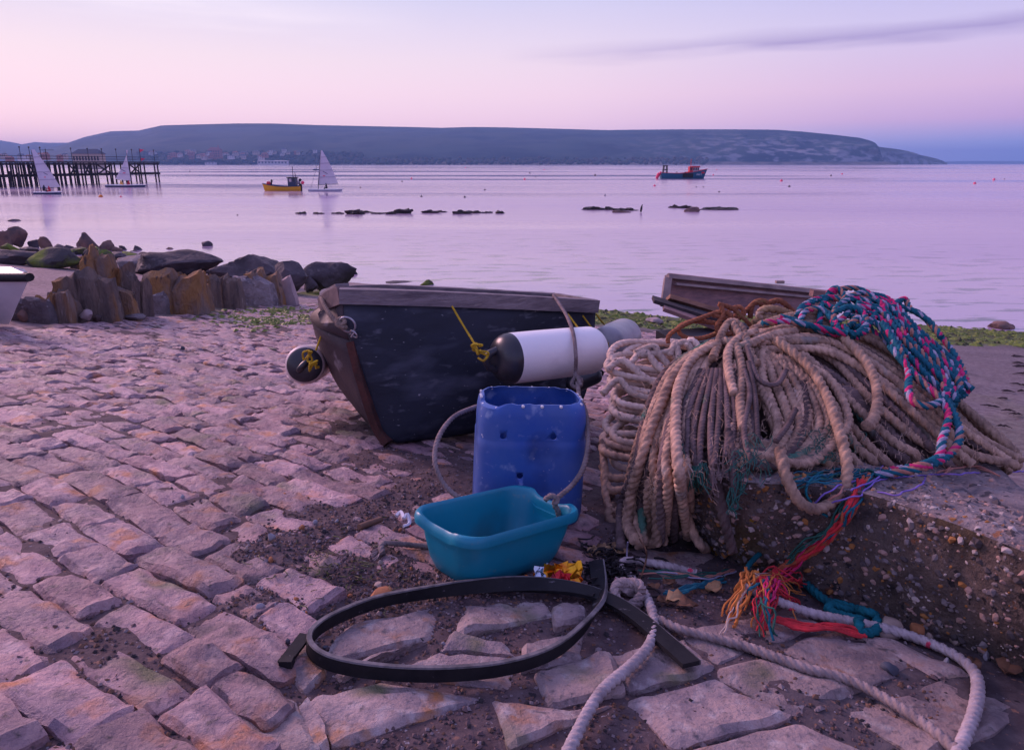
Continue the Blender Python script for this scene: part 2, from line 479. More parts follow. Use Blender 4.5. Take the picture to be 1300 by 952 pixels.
for j, y in enumerate(YS):
    for i, x in enumerate(XS):
        z = gsheet(x, y); gv.append((x, y, z))
        n1 = FB((x, y, 0), .9, 5); n2 = FB((x, y, 0), 3.5, 9)
        if in_setts(x, y) or (y < 2.0 and x < 1.5): c = DIRTC.lerp(DARKC, smooth(.2, .6, x))
        elif x < -2.0: c = SANDC * (1 + .3 * n1)
        else: c = (CONC * (1 + .35 * n1 + .2 * n2)).lerp(Vector((.12, .12, .05)), .35 * smooth(.1, .4, n1))
        if x < -2 and y > 5:
            gg = gr_green = math.exp(-(((x + 2.1) / 1.1) ** 2 + ((y - 7.4) / 1.3) ** 2))
            c = c.lerp(Vector((.15, .18, .03)), min(1, gg * 1.2) * smooth(-.1, .25, n2 + .1))
        if x > -3.5:
            a = smooth(-.25, .35, algae_side(x, y) + .5 * n1)
            c = c.lerp(ALG * (1 + .8 * n2), a * smooth(-.75, .1, n2 + .55))
        if z < .12: c = c.lerp(MUD, smooth(.12, -.05, z) if z > -.05 else 1)
        gc.append((max(.01, c.x), max(.01, c.y), max(.005, c.z), 1))
nx = len(XS)
gf = [(j * nx + i, j * nx + i + 1, (j + 1) * nx + i + 1, (j + 1) * nx + i) for j in range(len(YS) - 1) for i in range(nx - 1)]
gm = bpy.data.meshes.new('ground'); gm.from_pydata(gv, [], gf)
ca = gm.color_attributes.new('zone', 'FLOAT_COLOR', 'POINT')
ca.data.foreach_set('color', [q for c in gc for q in c])
gm.polygons.foreach_set('use_smooth', [True] * len(gf))
gm.materials.append(mat('ground_dirt', (.1, .1, .1), (.55, .5, .54), rough=.9, scale=22, attr='zone', bump=.9, bscale=70, bdist=.006,
                        specks=[((.22, .12, .09), 60, .66, .02), ((.26, .24, .27), 85, .68, .02), ((.02, .015, .02), 38, .66, .04)]))
ground = bpy.data.objects.new('slipway', gm); COL.objects.link(ground); tag(ground, kind='structure')

# ------------------------------------------------------------------ water
def water_material():
    m = bpy.data.materials.new('sea_water'); m.use_nodes = True; nt = m.node_tree; nt.nodes.clear(); L = nt.links.new
    out = _n(nt, 'ShaderNodeOutputMaterial'); p = _n(nt, 'ShaderNodeBsdfPrincipled'); L(p.outputs[0], out.inputs[0])
    p.inputs['Base Color'].default_value = (.42, .30, .42, 1); p.inputs['IOR'].default_value = 1.48
    p.inputs['Specular IOR Level'].default_value = .6
    g = _n(nt, 'ShaderNodeNewGeometry')
    def nz(scl, detail, sc_=1.0):
        mp = _n(nt, 'ShaderNodeMapping'); mp.inputs['Scale'].default_value = scl; L(g.outputs['Position'], mp.inputs['Vector'])
        n = _n(nt, 'ShaderNodeTexNoise'); n.inputs['Scale'].default_value = sc_; n.inputs['Detail'].default_value = detail
        L(mp.outputs[0], n.inputs['Vector']); return n.outputs[0]
    def mth(op, a, b):
        n = _n(nt, 'ShaderNodeMath', operation=op)
        for i, v in enumerate((a, b)):
            if isinstance(v, (int, float)): n.inputs[i].default_value = v
            else: L(v, n.inputs[i])
        return n.outputs[0]
    h = mth('ADD', mth('MULTIPLY', nz((.5, 1.5, 1), 4), .5), mth('ADD', mth('MULTIPLY', nz((.035, .16, 1), 3), 2.6), mth('MULTIPLY', nz((2.2, 6, 1), 3), .10)))
    b = _n(nt, 'ShaderNodeBump'); b.inputs['Strength'].default_value = .15; b.inputs['Distance'].default_value = .12
    L(h, b.inputs['Height']); L(b.outputs[0], p.inputs['Normal'])
    r = _n(nt, 'ShaderNodeMapRange'); L(nz((.004, .022, 1), 5), r.inputs[0]); r.inputs[1].default_value = .38; r.inputs[2].default_value = .62
    r.inputs[3].default_value = .06; r.inputs[4].default_value = .30; L(r.outputs[0], p.inputs['Roughness'])
    # weed and mud showing through the shallows: base colour patches near the shore
    sh = nz((.55, 1.7, 1), 6); r2 = _n(nt, 'ShaderNodeMapRange'); L(sh, r2.inputs[0]); r2.inputs[1].default_value = .54; r2.inputs[2].default_value = .63
    vl = _n(nt, 'ShaderNodeVectorMath', operation='LENGTH'); L(g.outputs['Position'], vl.inputs[0])
    r3 = _n(nt, 'ShaderNodeMapRange'); L(vl.outputs['Value'], r3.inputs[0]); r3.inputs[1].default_value = 20; r3.inputs[2].default_value = 48; r3.inputs[3].default_value = 1; r3.inputs[4].default_value = 0
    mx = _n(nt, 'ShaderNodeMix', data_type='RGBA'); L(mth('MULTIPLY', r2.outputs[0], r3.outputs[0]), mx.inputs[0])
    mx.inputs[6].default_value = (.42, .30, .42, 1); mx.inputs[7].default_value = (.035, .03, .05, 1); L(mx.outputs[2], p.inputs['Base Color'])
    return m
WFAR = 9000
wb = MB(); wb.add([(-WFAR, -60, 0), (WFAR, -60, 0), (WFAR, WFAR, 0), (-WFAR, WFAR, 0)], [(0, 1, 2, 3)])
wb.build('water', water_material(), org=(0, 0, 0), smooth=False, kind='structure')
bedb = MB(); bedb.add([(-WFAR, -61, -1.7), (WFAR, -61, -1.7), (WFAR, WFAR, -1.7), (-WFAR, WFAR, -1.7)], [(0, 1, 2, 3)])
bedb.build('seabed', mat('seabed_mud', (.05, .045, .05), rough=.9), org=(0, 0, 0), smooth=False, kind='structure')
# ------------------------------------------------------------------ hills across the bay
def interp(tab, x):
    if x <= tab[0][0]: return tab[0][1]
    for (a, b), (c, d) in zip(tab, tab[1:]):
        if x <= c: return b + (d - b) * (x - a) / (c - a)
    return tab[-1][1]
def hill_mat(name, field, field2, wood, chalk, hi, lo, chalk_lo=.55):
    m = bpy.data.materials.new(name); m.use_nodes = True; nt = m.node_tree; nt.nodes.clear(); L = nt.links.new
    out = _n(nt, 'ShaderNodeOutputMaterial'); p = _n(nt, 'ShaderNodeBsdfPrincipled'); L(p.outputs[0], out.inputs[0]); p.inputs['Roughness'].default_value = .95; p.inputs['Specular IOR Level'].default_value = .1
    tcx = _n(nt, 'ShaderNodeTexCoord')
    mp = _n(nt, 'ShaderNodeMapping'); mp.inputs['Scale'].default_value = (.0032, .006, .012); L(tcx.outputs['Object'], mp.inputs[0])
    vo = _n(nt, 'ShaderNodeTexVoronoi'); vo.inputs['Scale'].default_value = 1.0; L(mp.outputs[0], vo.inputs['Vector'])
    sp = _n(nt, 'ShaderNodeSeparateColor'); L(vo.outputs['Color'], sp.inputs[0])
    def mix(f, a, b):
        x = _n(nt, 'ShaderNodeMix', data_type='RGBA'); L(f, x.inputs[0])
        for i, v in ((6, a), (7, b)):
            if isinstance(v, tuple): x.inputs[i].default_value = C3(v)
            else: L(v, x.inputs[i])
        return x.outputs[2]
    def noi(scl, d, lo_, hi_):
        q = _n(nt, 'ShaderNodeMapping'); q.inputs['Scale'].default_value = scl; L(tcx.outputs['Object'], q.inputs[0])
        n = _n(nt, 'ShaderNodeTexNoise'); n.inputs['Scale'].default_value = 1; n.inputs['Detail'].default_value = d; L(q.outputs[0], n.inputs['Vector'])
        r = _n(nt, 'ShaderNodeMapRange'); L(n.outputs[0], r.inputs[0]); r.inputs[1].default_value = lo_; r.inputs[2].default_value = hi_; return r.outputs[0]
    c = mix(sp.outputs[0], field, field2)
    c = mix(noi((.004, .004, .012), 5, .5, .58), c, wood)
    at_ = _n(nt, 'ShaderNodeAttribute', attribute_name='cliff')
    mm = _n(nt, 'ShaderNodeMath', operation='MULTIPLY'); L(at_.outputs['Fac'], mm.inputs[0]); L(noi((.02, .02, .05), 6, chalk_lo - .06, chalk_lo + .06), mm.inputs[1])
    c = mix(mm.outputs[0], c, chalk)
    L(c, p.inputs['Base Color']); return m
def hill(name, ridge, foot_d, ridge_d, m, step=5, rows=18, rough=1.0, cliff_from=9999, foot_y=208.5, bulge=.6, label=None):
    xs = []; x = ridge[0][0]
    while x <= ridge[-1][0]: xs.append(x); x += step
    vs, fs, cl = [], [], []
    R = rows + 4
    for px in xs:
        fd = interp(foot_d, px) if isinstance(foot_d, list) else foot_d
        rd = interp(ridge_d, px) if isinstance(ridge_d, list) else ridge_d
        A = at(px, foot_y, fd); A.z = -2; B = at(px, interp(ridge, px), rd)
        for k in range(R):
            u = k / rows
            if u <= 1:
                z = A.z + (B.z - A.z) * (u ** bulge if px < cliff_from else (u ** .55))
                q = A.lerp(B, u); q.z = z
                w = sin(pi * min(1, u)) * rough
                q.z += w * 9 * FB((q.x, q.y, 0), .004, 2) + w * 3 * FB((q.x, q.y, 0), .02, 4)
                q.y += w * 60 * FB((q.x, q.z * 3, 0), .006, 7) + (w * 22 * FB((q.x, q.z, 0), .03, 17) if px >= cliff_from else 0)
            else:
                q = B + (B - A) * (u - 1) * 1.5; q.z = B.z - (u - 1) * 250
            vs.append(tuple(q))
            cl.append(smooth(cliff_from - 160, cliff_from + 160, px) * max(0, 1 - u * 1.05) if cliff_from < 9000 else (.25 * max(0, .25 - u) * 4))
    for i in range(len(xs) - 1):
        for k in range(R - 1):
            fs.append((i * R + k, (i + 1) * R + k, (i + 1) * R + k + 1, i * R + k + 1))
    me = bpy.data.meshes.new(name); me.from_pydata(vs, [], fs)
    at_ = me.attributes.new('cliff', 'FLOAT', 'POINT'); at_.data.foreach_set('value', cl)
    me.polygons.foreach_set('use_smooth', [True] * len(fs)); me.materials.append(m)
    o = bpy.data.objects.new(name, me); COL.objects.link(o); tag(o, kind='structure'); return o
HM = hill_mat('down_turf', (.030, .050, .042), (.046, .060, .046), (.018, .030, .03), (.30, .28, .29), 0, 0, .54)
hill('hill', [(60, 190), (85, 182), (108, 174), (140, 167), (176, 166), (205, 159.5), (240, 158.5), (300, 157), (345, 157), (400, 159), (470, 160.5), (520, 161.5), (560, 162.5), (600, 161.5),
     (640, 162), (700, 163.5), (770, 165.5), (800, 165), (860, 164.5), (930, 164.5), (985, 165), (1020, 167.5), (1060, 171.5), (1090, 175), (1106, 179), (1113, 183), (1118, 191), (1120, 207)],
     [(60, 2300), (400, 2400), (900, 2500), (1120, 2600)], [(60, 3900), (400, 3900), (750, 3500), (980, 2960), (1120, 2640)], HM, step=4, rows=24, cliff_from=880)
hill('headland', [(1108, 184), (1118, 187), (1135, 189), (1150, 191.5), (1160, 194), (1168, 197), (1180, 199.5), (1190, 202), (1197, 204.5), (1203, 207.5)],
     [(1100, 2900), (1205, 3500)], [(1100, 2960), (1205, 3540)], hill_mat('chalk_cliff', (.1, .1, .06), (.12, .12, .07), (.06, .06, .05), (.26, .25, .26), 0, 0, .47), step=2.5, rows=14, cliff_from=900)
hill('hill', [(-140, 176), (-60, 176), (0, 178.5), (14, 180.5), (28, 183.5), (36, 182), (44, 180.5), (60, 181.5), (85, 181.5), (110, 182), (150, 186), (200, 196)],
     3300, 5200, HM, step=4, rows=16)
hill('distant_coast', [(1150, 207.5), (1200, 205.2), (1240, 204.6), (1290, 204.8), (1340, 205.2), (1480, 206.5), (1500, 207.6)], 8200, 8500, hill_mat('far_coast', (.08, .09, .05), (.1, .1, .06), (.05, .05, .04), (.5, .5, .5), 0, 0), step=10, rows=8)
# far wood and hedges along the foot of the hill: one mass of small crowns
wood = MB(); rw = random.Random(3)
V1, F1 = ICO[1]
for k in range(1500):
    px = rw.uniform(175, 900) if k % 3 else rw.uniform(185, 460)
    base_y = rw.uniform(200.5, 207.5) if px > 460 else rw.uniform(193, 207)
    if px > 460 and rw.random() < .45: base_y = rw.uniform(203, 207.8)
    d = 2250 + (207 - base_y) * 14 + (px - 200) * .15
    p = at(px, base_y, d); r = rw.uniform(4, 9)
    p.z = max(p.z, 0)
    vs = [Vector((v.x * r * rw.uniform(.9, 1.4), v.y * r, v.z * r * rw.uniform(.7, 1.1))) * rw.uniform(.8, 1.1) + p for v in V1]
    wood.add(vs, F1, k % 3)
wood.build('woodland', [mat('wood_dark', (.022, .032, .018), rough=.95), mat('wood_mid', (.04, .05, .025), rough=.95), mat('wood_brown', (.06, .045, .03), rough=.95)], kind='stuff', angle=180)
# low shore bank at the far side
bank = MB()
for i in range(60):
    a, b = 180 + i * 16, 196 + i * 16
    q = [at(a, 208.2, 2180 + a * .3), at(b, 208.2, 2180 + b * .3), at(b, 205.6 + .8 * N3((b, 0, 0), .03), 2230 + b * .3), at(a, 205.6 + .8 * N3((a, 0, 0), .03), 2230 + a * .3)]
    q[0].z = q[1].z = -1
    bank.add(q, [(0, 1, 2, 3)])
bank.build('shore', mat('shore_clay', (.16, .13, .11), (.05, .05, .04), rough=.95, scale=.02, lo=.4, hi=.6), org=(0, 2200, 0), kind='structure')
# ------------------------------------------------------------------ cobbled slipway: setts
STONE = mat('sett_stone', (.48, .295, .295), (.185, .13, .17), rough=.66, spec=.5, scale=9, lo=.36, hi=.66, bump=1.0, bscale=34, bdist=.022, rand=.3, rough2=.54,
            specks=[((.44, .18, .09), 11, .55, .14), ((.50, .345, .345), 20, .52, .18), ((.24, .13, .155), 4, .55, .12), ((.14, .14, .07), 5, .60, .14), ((.16, .11, .13), 11, .58, .12), ((.11, .08, .085), 70, .58, .15)])
def stone_mesh(P, seed, nu, nv, high, rough=1.0):
    """P: four corners (x,y) in order; rounded, hewn top; returns verts and faces in world places"""
    rnd = random.Random(seed); vs, fs = [], []
    tilt = (rnd.uniform(-.006, .006), rnd.uniform(-.005, .005)); crown = rnd.uniform(.003, .010) * rough
    cen = (P[0] + P[1] + P[2] + P[3]) / 4
    for j in range(nv + 1):
        for i in range(nu + 1):
            u, v = i / nu, j / nv
            uu = u + .12 * sin(2 * pi * u) * -.5; vv = v + .1 * sin(2 * pi * v) * -.5
            p = P[0].lerp(P[1], uu).lerp(P[3].lerp(P[2], uu), vv)
            ed = min(u, 1 - u) * nu * .7, min(v, 1 - v) * nv * .7
            e = min(1, ed[0] * 1.5) * min(1, ed[1] * 1.5)
            corner = (u in (0, 1)) and (v in (0, 1))
            w = (FB((p.x, p.y, seed * .37), 9, seed) * .012 - abs(FB((p.x, p.y, seed * .7), 13, seed + 3)) * .014 + .005 + FB((p.x, p.y, seed), 34, 1) * .005) * rough
            q = p.lerp(cen, 0.05 if corner else 0)
            q = q + Vector((FB((p.x, p.y, 1), 14, seed), FB((p.x, p.y, 2), 14, seed), 0)) * .006
            z = G(q.x, q.y) + high + tilt[0] * (u - .5) * 2 + tilt[1] * (v - .5) * 2 + crown * 4 * u * (1 - u) * v * (1 - v) * 2 + w - .008 * (1 - e)
            vs.append(Vector((q.x, q.y, z)))
    n1 = nu + 1
    fs = [(j * n1 + i, j * n1 + i + 1, (j + 1) * n1 + i + 1, (j + 1) * n1 + i) for j in range(nv) for i in range(nu)]
    ring = [i for i in range(n1)] + [j * n1 + nu for j in range(1, nv + 1)] + [nv * n1 + i for i in range(nu - 1, -1, -1)] + [j * n1 for j in range(nv - 1, 0, -1)]
    o = len(vs)
    for k in ring:
        d = (vs[k] - cen); d.z = 0
        vs.append(vs[k] + d * .05 + Vector((0, 0, -.055)))
    m = len(ring)
    fs += [(ring[k], o + k, o + (k + 1) % m, ring[(k + 1) % m]) for k in range(m)]
    return vs, fs
rs_ = random.Random(11)
O2 = Vector((0, 0, 0)); A2 = Vector((EA.x, EA.y, 0)).normalized(); B2 = Vector((EB.x, EB.y, 0)).normalized()
setts = []
b = .0
row = 0
while b < 9.8:
    wdt = rs_.uniform(.092, .126) * (1 + .08 * sin(row)); a = -5.0 + rs_.uniform(0, .3)
    while a < 9:
        ln = rs_.choice((.19, .23, .27, .27, .31, .36, .42)) * rs_.uniform(.64, .80)
        c = A2 * (a + ln / 2) + B2 * (b + wdt / 2)
        # the courses bend a little
        wv = .10 * FB((a * .4, b * .4, 0), 1.0, 4)
        gp = rs_.uniform(.0, .003)
        def cn(aa, bb): return A2 * aa + B2 * (bb + .10 * FB((aa * .4, bb * .4, 0), 1.0, 4)) + Vector((rs_.uniform(-1, 1), rs_.uniform(-1, 1), 0)) * .005
        P = [cn(a + gp, b + gp), cn(a + ln - gp, b + gp), cn(a + ln - gp, b + wdt - gp), cn(a + gp, b + wdt - gp)]
        c = (P[0] + P[1] + P[2] + P[3]) / 4
        a += ln
        if not in_setts(c.x, c.y): continue
        z = G(c.x, c.y); q = Vector((c.x, c.y, z)); t = depth(q)
        if t < .5: continue
        px = 650 + F * c.x / t
        py = 432 - F * ((c.y * SP + (z - CH) * CP) / t)
        if px < -800 or px > 1250 or py > 1250: continue
        dm = dirt(c.x, c.y)
        hidden = (545 < px < 760 and 505 < py < 735) or (450 < px < 760 and 400 < py < 545)
        setts.append((t, P, dm, px, py, hidden))
    b += wdt; row += 1
setts.sort(key=lambda s: (s[5] or s[3] < -25 or s[4] > 975, s[0]))
stuff = MB(); nparts = 0
for k, (t, P, dm, px, py, hid) in enumerate(setts):
    high = rs_.uniform(-.004, .006) - dm * rs_.uniform(.0, .010)
    if nparts < 288:
        vs, fs = stone_mesh(P, k, 9, 6, high)
        mb = MB(); mb.add(vs, fs); mb.build('sett', STONE, parent=ground, angle=26); nparts += 1
    else:
        vs, fs = stone_mesh(P, k, 4 if t < 6 else 3, 3 if t < 6 else 2, high, 1.1); stuff.add(vs, fs)
STONE2 = STONE.copy(); STONE2.name = 'sett_stone_far'
stuff.build('setts', STONE2, parent=ground, angle=30, kind='stuff')
# irregular flagstones in the near right corner, inside and around the rubber strip
FLAGS = [[(352, 842), (398, 803), (412, 850), (385, 872)], [(416, 838), (444, 788), (562, 766), (548, 806)], [(420, 848), (545, 812), (480, 836), (436, 856)],
         [(593, 767), (688, 760), (704, 778), (586, 802)], [(498, 846), (556, 826), (655, 833), (640, 868)], [(560, 822), (574, 806), (640, 812), (655, 826)], [(664, 816), (742, 796), (736, 832), (664, 848)],
         [(680, 852), (770, 828), (792, 872), (700, 890)], [(775, 826), (868, 806), (905, 846), (800, 868)], [(872, 800), (1000, 770), (1050, 792), (912, 842)],
         [(915, 850), (1062, 800), (1180, 836), (1010, 900)], [(1062, 792), (1105, 802), (1225, 852), (1190, 862)], [(800, 880), (905, 856), (1000, 905), (860, 940)], [(400, 885), (480, 862), (620, 880), (560, 930), (430, 940)],
         [(630, 880), (695, 895), (780, 885), (830, 935), (650, 945)], [(1080, 900), (1200, 858), (1300, 900), (1180, 960)], [(700, 770), (735, 762), (745, 786), (706, 794)], [(250, 905), (370, 885), (400, 950), (260, 975)],
         [(760, 690), (905, 700), (880, 742), (800, 715)], [(380, 890), (394, 880), (420, 940), (400, 950)], [(850, 960), (1010, 915), (1120, 965), (1000, 1010)]]
FLAGM = mat('flag_stone', (.42, .305, .29), (.20, .155, .175), rough=.68, spec=.5, scale=8, lo=.38, hi=.64, bump=1.0, bscale=36, bdist=.020, rand=.18,
            specks=[((.36, .15, .05), 9, .60, .12), ((.45, .39, .39), 30, .54, .2), ((.12, .10, .11), 60, .58, .16), ((.13, .13, .06), 6, .60, .14)])
for k, pl in enumerate(FLAGS):
    P = [gr(*p) for p in pl]
    if len(P) == 5: P = [P[0], P[1], P[2], P[4]]
    P = [Vector((p.x, p.y, 0)) for p in P]; cg = (P[0] + P[1] + P[2] + P[3]) / 4; P = [cg + (p - cg) * 1.10 for p in P]
    vs, fs = stone_mesh(P, 900 + k, 9, 8, rs_.uniform(-.007, .0), .7)
    mb = MB(); mb.add(vs, fs); mb.build('flagstone', FLAGM, parent=ground, angle=28)
# loose grit lying in the joints and on the dirt
grit = MB(); rg = random.Random(5)
for k in range(20000):
    px, py = rg.uniform(-20, 1200), rg.uniform(540, 960) if k % 4 else rg.uniform(740, 960)
    if k % 2: px, py = rg.gauss(480, 160), rg.gauss(690, 90)
    if py > 960 or py < 500: continue
    p = gr(px, py, -.02); 
    if dirt(p.x, p.y) < .25 and rg.random() < (.4 if p.y < 1.4 else .55): continue
    s = rg.uniform(.0014, .0048) * (1.6 if rg.random() < .06 else 1)
    zz = gsheet(p.x, p.y) + s * .3
    R = Matrix.Rotation(rg.random() * 6, 3, 'Z')
    c = Vector((p.x, p.y, zz)); a3 = rg.uniform(.7, 1.5)
    vs = [c + R @ Vector(q) * s for q in ((a3, 0, 0), (0, 1, 0), (-a3, 0, .1), (0, -1, 0), (.1, .1, .8), (0, 0, -.6))]
    grit.add(vs, [(0, 1, 4), (1, 2, 4), (2, 3, 4), (3, 0, 4), (1, 0, 5), (2, 1, 5), (3, 2, 5), (0, 3, 5)], rg.choice((0, 0, 0, 1, 1, 2, 3)))
grit.build('grit', [mat('grit_plum', (.12, .078, .085), rough=.8), mat('grit_brown', (.15, .08, .055), rough=.8), mat('grit_grey', (.23, .18, .19), rough=.7), mat('grit_black', (.03, .025, .03), rough=.8)], kind='stuff', smooth=False)
# weed mat of the shore band: tufts
alg = MB()
for k in range(5200):
    if k % 3: px, py = rg.uniform(560, 1180), rg.uniform(380, 430)
    else: px, py = rg.uniform(1175, 1430), rg.uniform(410, 446)
    p = gr(px, py)
    if algae_side(p.x, p.y) + .5 * FB((p.x, p.y, 0), .9, 5) < -.1 or p.z < .03: continue
    s = rg.uniform(.04, .11); a = rg.random() * 6; h = rg.uniform(.012, .045)
    c = Vector((p.x, p.y, gsheet(p.x, p.y)))
    d = Vector((cos(a), sin(a), 0)) * s; e = Vector((-sin(a), cos(a), 0)) * s * .6
    alg.add([c - d, c - e, c + d, c + e, c + Vector((0, 0, h))], [(0, 1, 4), (1, 2, 4), (2, 3, 4), (3, 0, 4)], rg.choice((0, 0, 1, 2)))
for k in range(420):
    px, py = rg.gauss(345, 35), rg.gauss(403, 7)
    if py < 390: continue
    p = gr(px, py); s = rg.uniform(.02, .05); a = rg.random() * 6
    c = Vector((p.x, p.y, gsheet(p.x, p.y) + .012)); d = Vector((cos(a), sin(a), 0)) * s; e = Vector((-sin(a), cos(a), 0)) * s * .6
    alg.add([c - d, c - e, c + d, c + e, c + Vector((0, 0, .015))], [(0, 1, 4), (1, 2, 4), (2, 3, 4), (3, 0, 4)], rg.choice((0, 1)))
alg.build('seaweed', [mat('weed_green', (.11, .15, .02), rough=.6), mat('weed_lime', (.16, .19, .03), rough=.6), mat('weed_dark', (.04, .045, .015), rough=.6)], kind='stuff', smooth=False)
# ------------------------------------------------------------------ rocks
RG = mat('rock_grey', (.29, .245, .255), (.13, .11, .125), rough=.9, scale=3.2, bump=1, bscale=14, bdist=.06, specks=[((.33, .15, .05), 2.6, .62, .08), ((.36, .32, .33), 16, .62, .05)], rand=.12)
RS = mat('rock_slab', (.33, .245, .205), (.14, .11, .11), rough=.9, scale=2.2, stretch=(4.5, 3, .8), bump=1, bscale=11, bdist=.07, specks=[((.36, .19, .08), 1.3, .50, .12), ((.36, .30, .28), 8, .64, .05)], rand=.12)
RO = mat('rock_orange', (.36, .195, .08), (.24, .185, .17), rough=.9, scale=2.3, lo=.42, hi=.62, stretch=(2.2, 2, .9), bump=1, bscale=12, bdist=.07, specks=[((.10, .075, .07), 7, .62, .06)], rand=.1)
RD = mat('rock_dark', (.10, .08, .092), (.048, .04, .05), rough=.75, scale=2.0, bump=1, bscale=9, bdist=.04, specks=[((.12, .10, .11), 9, .60, .06)], rand=.15)
RB = mat('rock_brown', (.23, .13, .105), (.095, .07, .075), rough=.85, scale=2.0, bump=1, bscale=8, bdist=.04, rand=.15)
RM = mat('rock_mossy', (.055, .05, .055), (.13, .17, .025), rough=.85, scale=1.3, lo=.46, hi=.56, bump=1, bscale=9, bdist=.04, rand=.1)
RP = mat('rock_pale', (.42, .32, .31), (.28, .22, .24), rough=.85, scale=4, bump=.8, bscale=25, bdist=.01)
RV = mat('ledge_weed', (.03, .024, .026), (.06, .04, .03), rough=.55, scale=1.2, bump=1, bscale=6, bdist=.05)
def place_rock(px, py, w, h, m, label, seed, dr=.7, group=None, name='rock', water=False, slabs=0, peak=.5, rot=0, **k):
    """px: middle of the foot, py: foot line, w, h in photo pixels"""
    b = sea(px, py, -.02) if water else gr(px, py)
    if not water and b.z < 0: b = sea(px, py, -.02)
    t = depth(b); W_ = w * t / F; H_ = h * t / F
    b = b + Vector((b.x, b.y, 0)).normalized() * W_ * dr * .35
    if not water: b.z = G(b.x, b.y) - .02 * H_
    H_ *= 1.04
    if water: k['sink'] = .9
    mb = MB()
    if slabs: slab(mb, b, W_ * 1.08, W_ * max(.55, dr) * .95, H_ * 1.06, seed, plates=slabs, lean=k.get('lean', (0, 0)), peak=peak, rot=rot)
    else:
        k.setdefault('rough', .10)
        f_ = 1.12 if py < 335 else 1.3
        rock(mb, b, W_ * f_, W_ * dr * f_, H_ * 1.15, seed, **k)
    return mb.build(name, m, label=label, cat='rock', group=group, angle=32)
# the row of upright slabs edging the cobbles, near to far
place_rock(44, 408, 44, 33, RG, 'low grey rock beside the white dinghy at the near end of the slab row', 21, planes=12, slabs=2, peak=0.5, rot=0.0)
place_rock(72, 409, 34, 40, RS, 'ribbed grey slab between the low grey rock and the big round-topped slab', 22, strata=1.4, dr=.8, slabs=3, peak=0.6, rot=0.0)
place_rock(86, 407, 30, 36, RS, 'narrow ribbed slab leaning on the big round-topped slab', 23, strata=1.5, dr=.9, pointed=.2, slabs=3, peak=0.4, rot=0.0)
place_rock(117, 407, 62, 64, RS, 'big round-topped grey slab standing over the pale round stone', 24, strata=.8, dr=.6, planes=9, slabs=3, peak=0.45, rot=0.15)
place_rock(140, 403, 34, 88, RO, 'tall rock with an orange lichened peak, highest of the slab row', 25, strata=.8, dr=.9, pointed=.55, lean=(-.08, 0), slabs=2, peak=0.5, rot=0.0)
place_rock(154, 404, 32, 66, RS, 'dark leaning slab just right of the orange-peaked rock', 26, strata=1.2, dr=1.0, lean=(.18, 0), pointed=.2, slabs=3, peak=0.3, rot=-0.2)
place_rock(174, 402, 26, 60, RS, 'last tall grey slab before the sandy gap in the row', 27, strata=1.2, dr=1.1, lean=(.12, 0), slabs=3, peak=0.3, rot=-0.2)
place_rock(160, 406, 26, 40, RO, 'orange stained wedge at the foot of the leaning slabs', 28, strata=.6, pointed=.4, slabs=2, peak=0.5, rot=0.0)
place_rock(111, 409, 17, 16, RP, 'pale pink rounded stone lying at the foot of the slab row', 29, planes=30)
place_rock(124, 408, 9, 9, RB, 'small brown cobble touching the pale pink rounded stone', 30)
place_rock(172, 408, 24, 10, RG, 'flat grey stone in front of the tall slabs', 31)
place_rock(31, 408, 14, 13, RB, 'small brown stone at the foot of the low grey rock by the dinghy', 32)
place_rock(194, 397, 30, 26, RG, 'low grey stone filling the sandy gap between tall slabs and orange wedge', 44, pointed=.3, slabs=2, peak=0.6, rot=0.0)
place_rock(222, 397, 60, 56, RO, 'broad orange wedge-shaped rock right of the sandy gap', 33, strata=.5, dr=.8, pointed=.45, lean=(.10, 0), slabs=2, peak=0.35, rot=0.0)
place_rock(247, 393, 36, 46, RO, 'orange and grey slab leaning against the broad orange wedge', 34, strata=.9, dr=.9, slabs=3, peak=0.4, rot=0.0)
place_rock(271, 389, 28, 42, RS, 'upright brown-grey block left of the reddish slab', 35, strata=.9, dr=.9, slabs=2, peak=0.5, rot=0.0)
place_rock(294, 391, 24, 43, RS, 'reddish grey slab standing narrow between two wider blocks', 36, strata=1.1, dr=1, slabs=2, peak=0.5, rot=0.0)
place_rock(322, 388, 44, 38, RG, 'wide grey rock with a brown left face', 37, strata=.5, dr=.8, planes=10, slabs=3, peak=0.3, rot=0.0)
place_rock(338, 386, 36, 46, RO, 'orange-topped rock behind the wide grey rock', 38, strata=.6, dr=.8, pointed=.3, slabs=2, peak=0.4, rot=0.0)
place_rock(361, 386, 27, 36, RP, 'pale slanting slab closing the far end of the slab row', 39, strata=.6, dr=.8, lean=(-.12, 0), slabs=2, peak=0.5, rot=0.0)
# dark boulders behind
place_rock(218, 352, 104, 30, RD, 'long dark boulder sloping up to the right behind the orange wedge', 41, dr=.5, planes=11, sub=4)
place_rock(318, 362, 92, 36, RD, 'biggest dark boulder behind the far end of the slab row', 42, dr=.6, sub=4, planes=14)
place_rock(370, 373, 44, 35, RD, 'dark round boulder right of the biggest dark boulder', 43, dr=.8)
place_rock(418, 373, 60, 37, RD, 'dark boulder just left of the boat bow', 45, dr=.7, sub=4)
place_rock(396, 372, 18, 20, RD, 'small dark stone tucked beside the boulder left of the boat bow', 46)
place_rock(492, 362, 74, 8, RD, 'low dark rock showing over the far gunwale of the boat', 47, dr=.6)
place_rock(455, 369, 24, 8, RM, 'mossy stone behind the bow of the boat', 48)
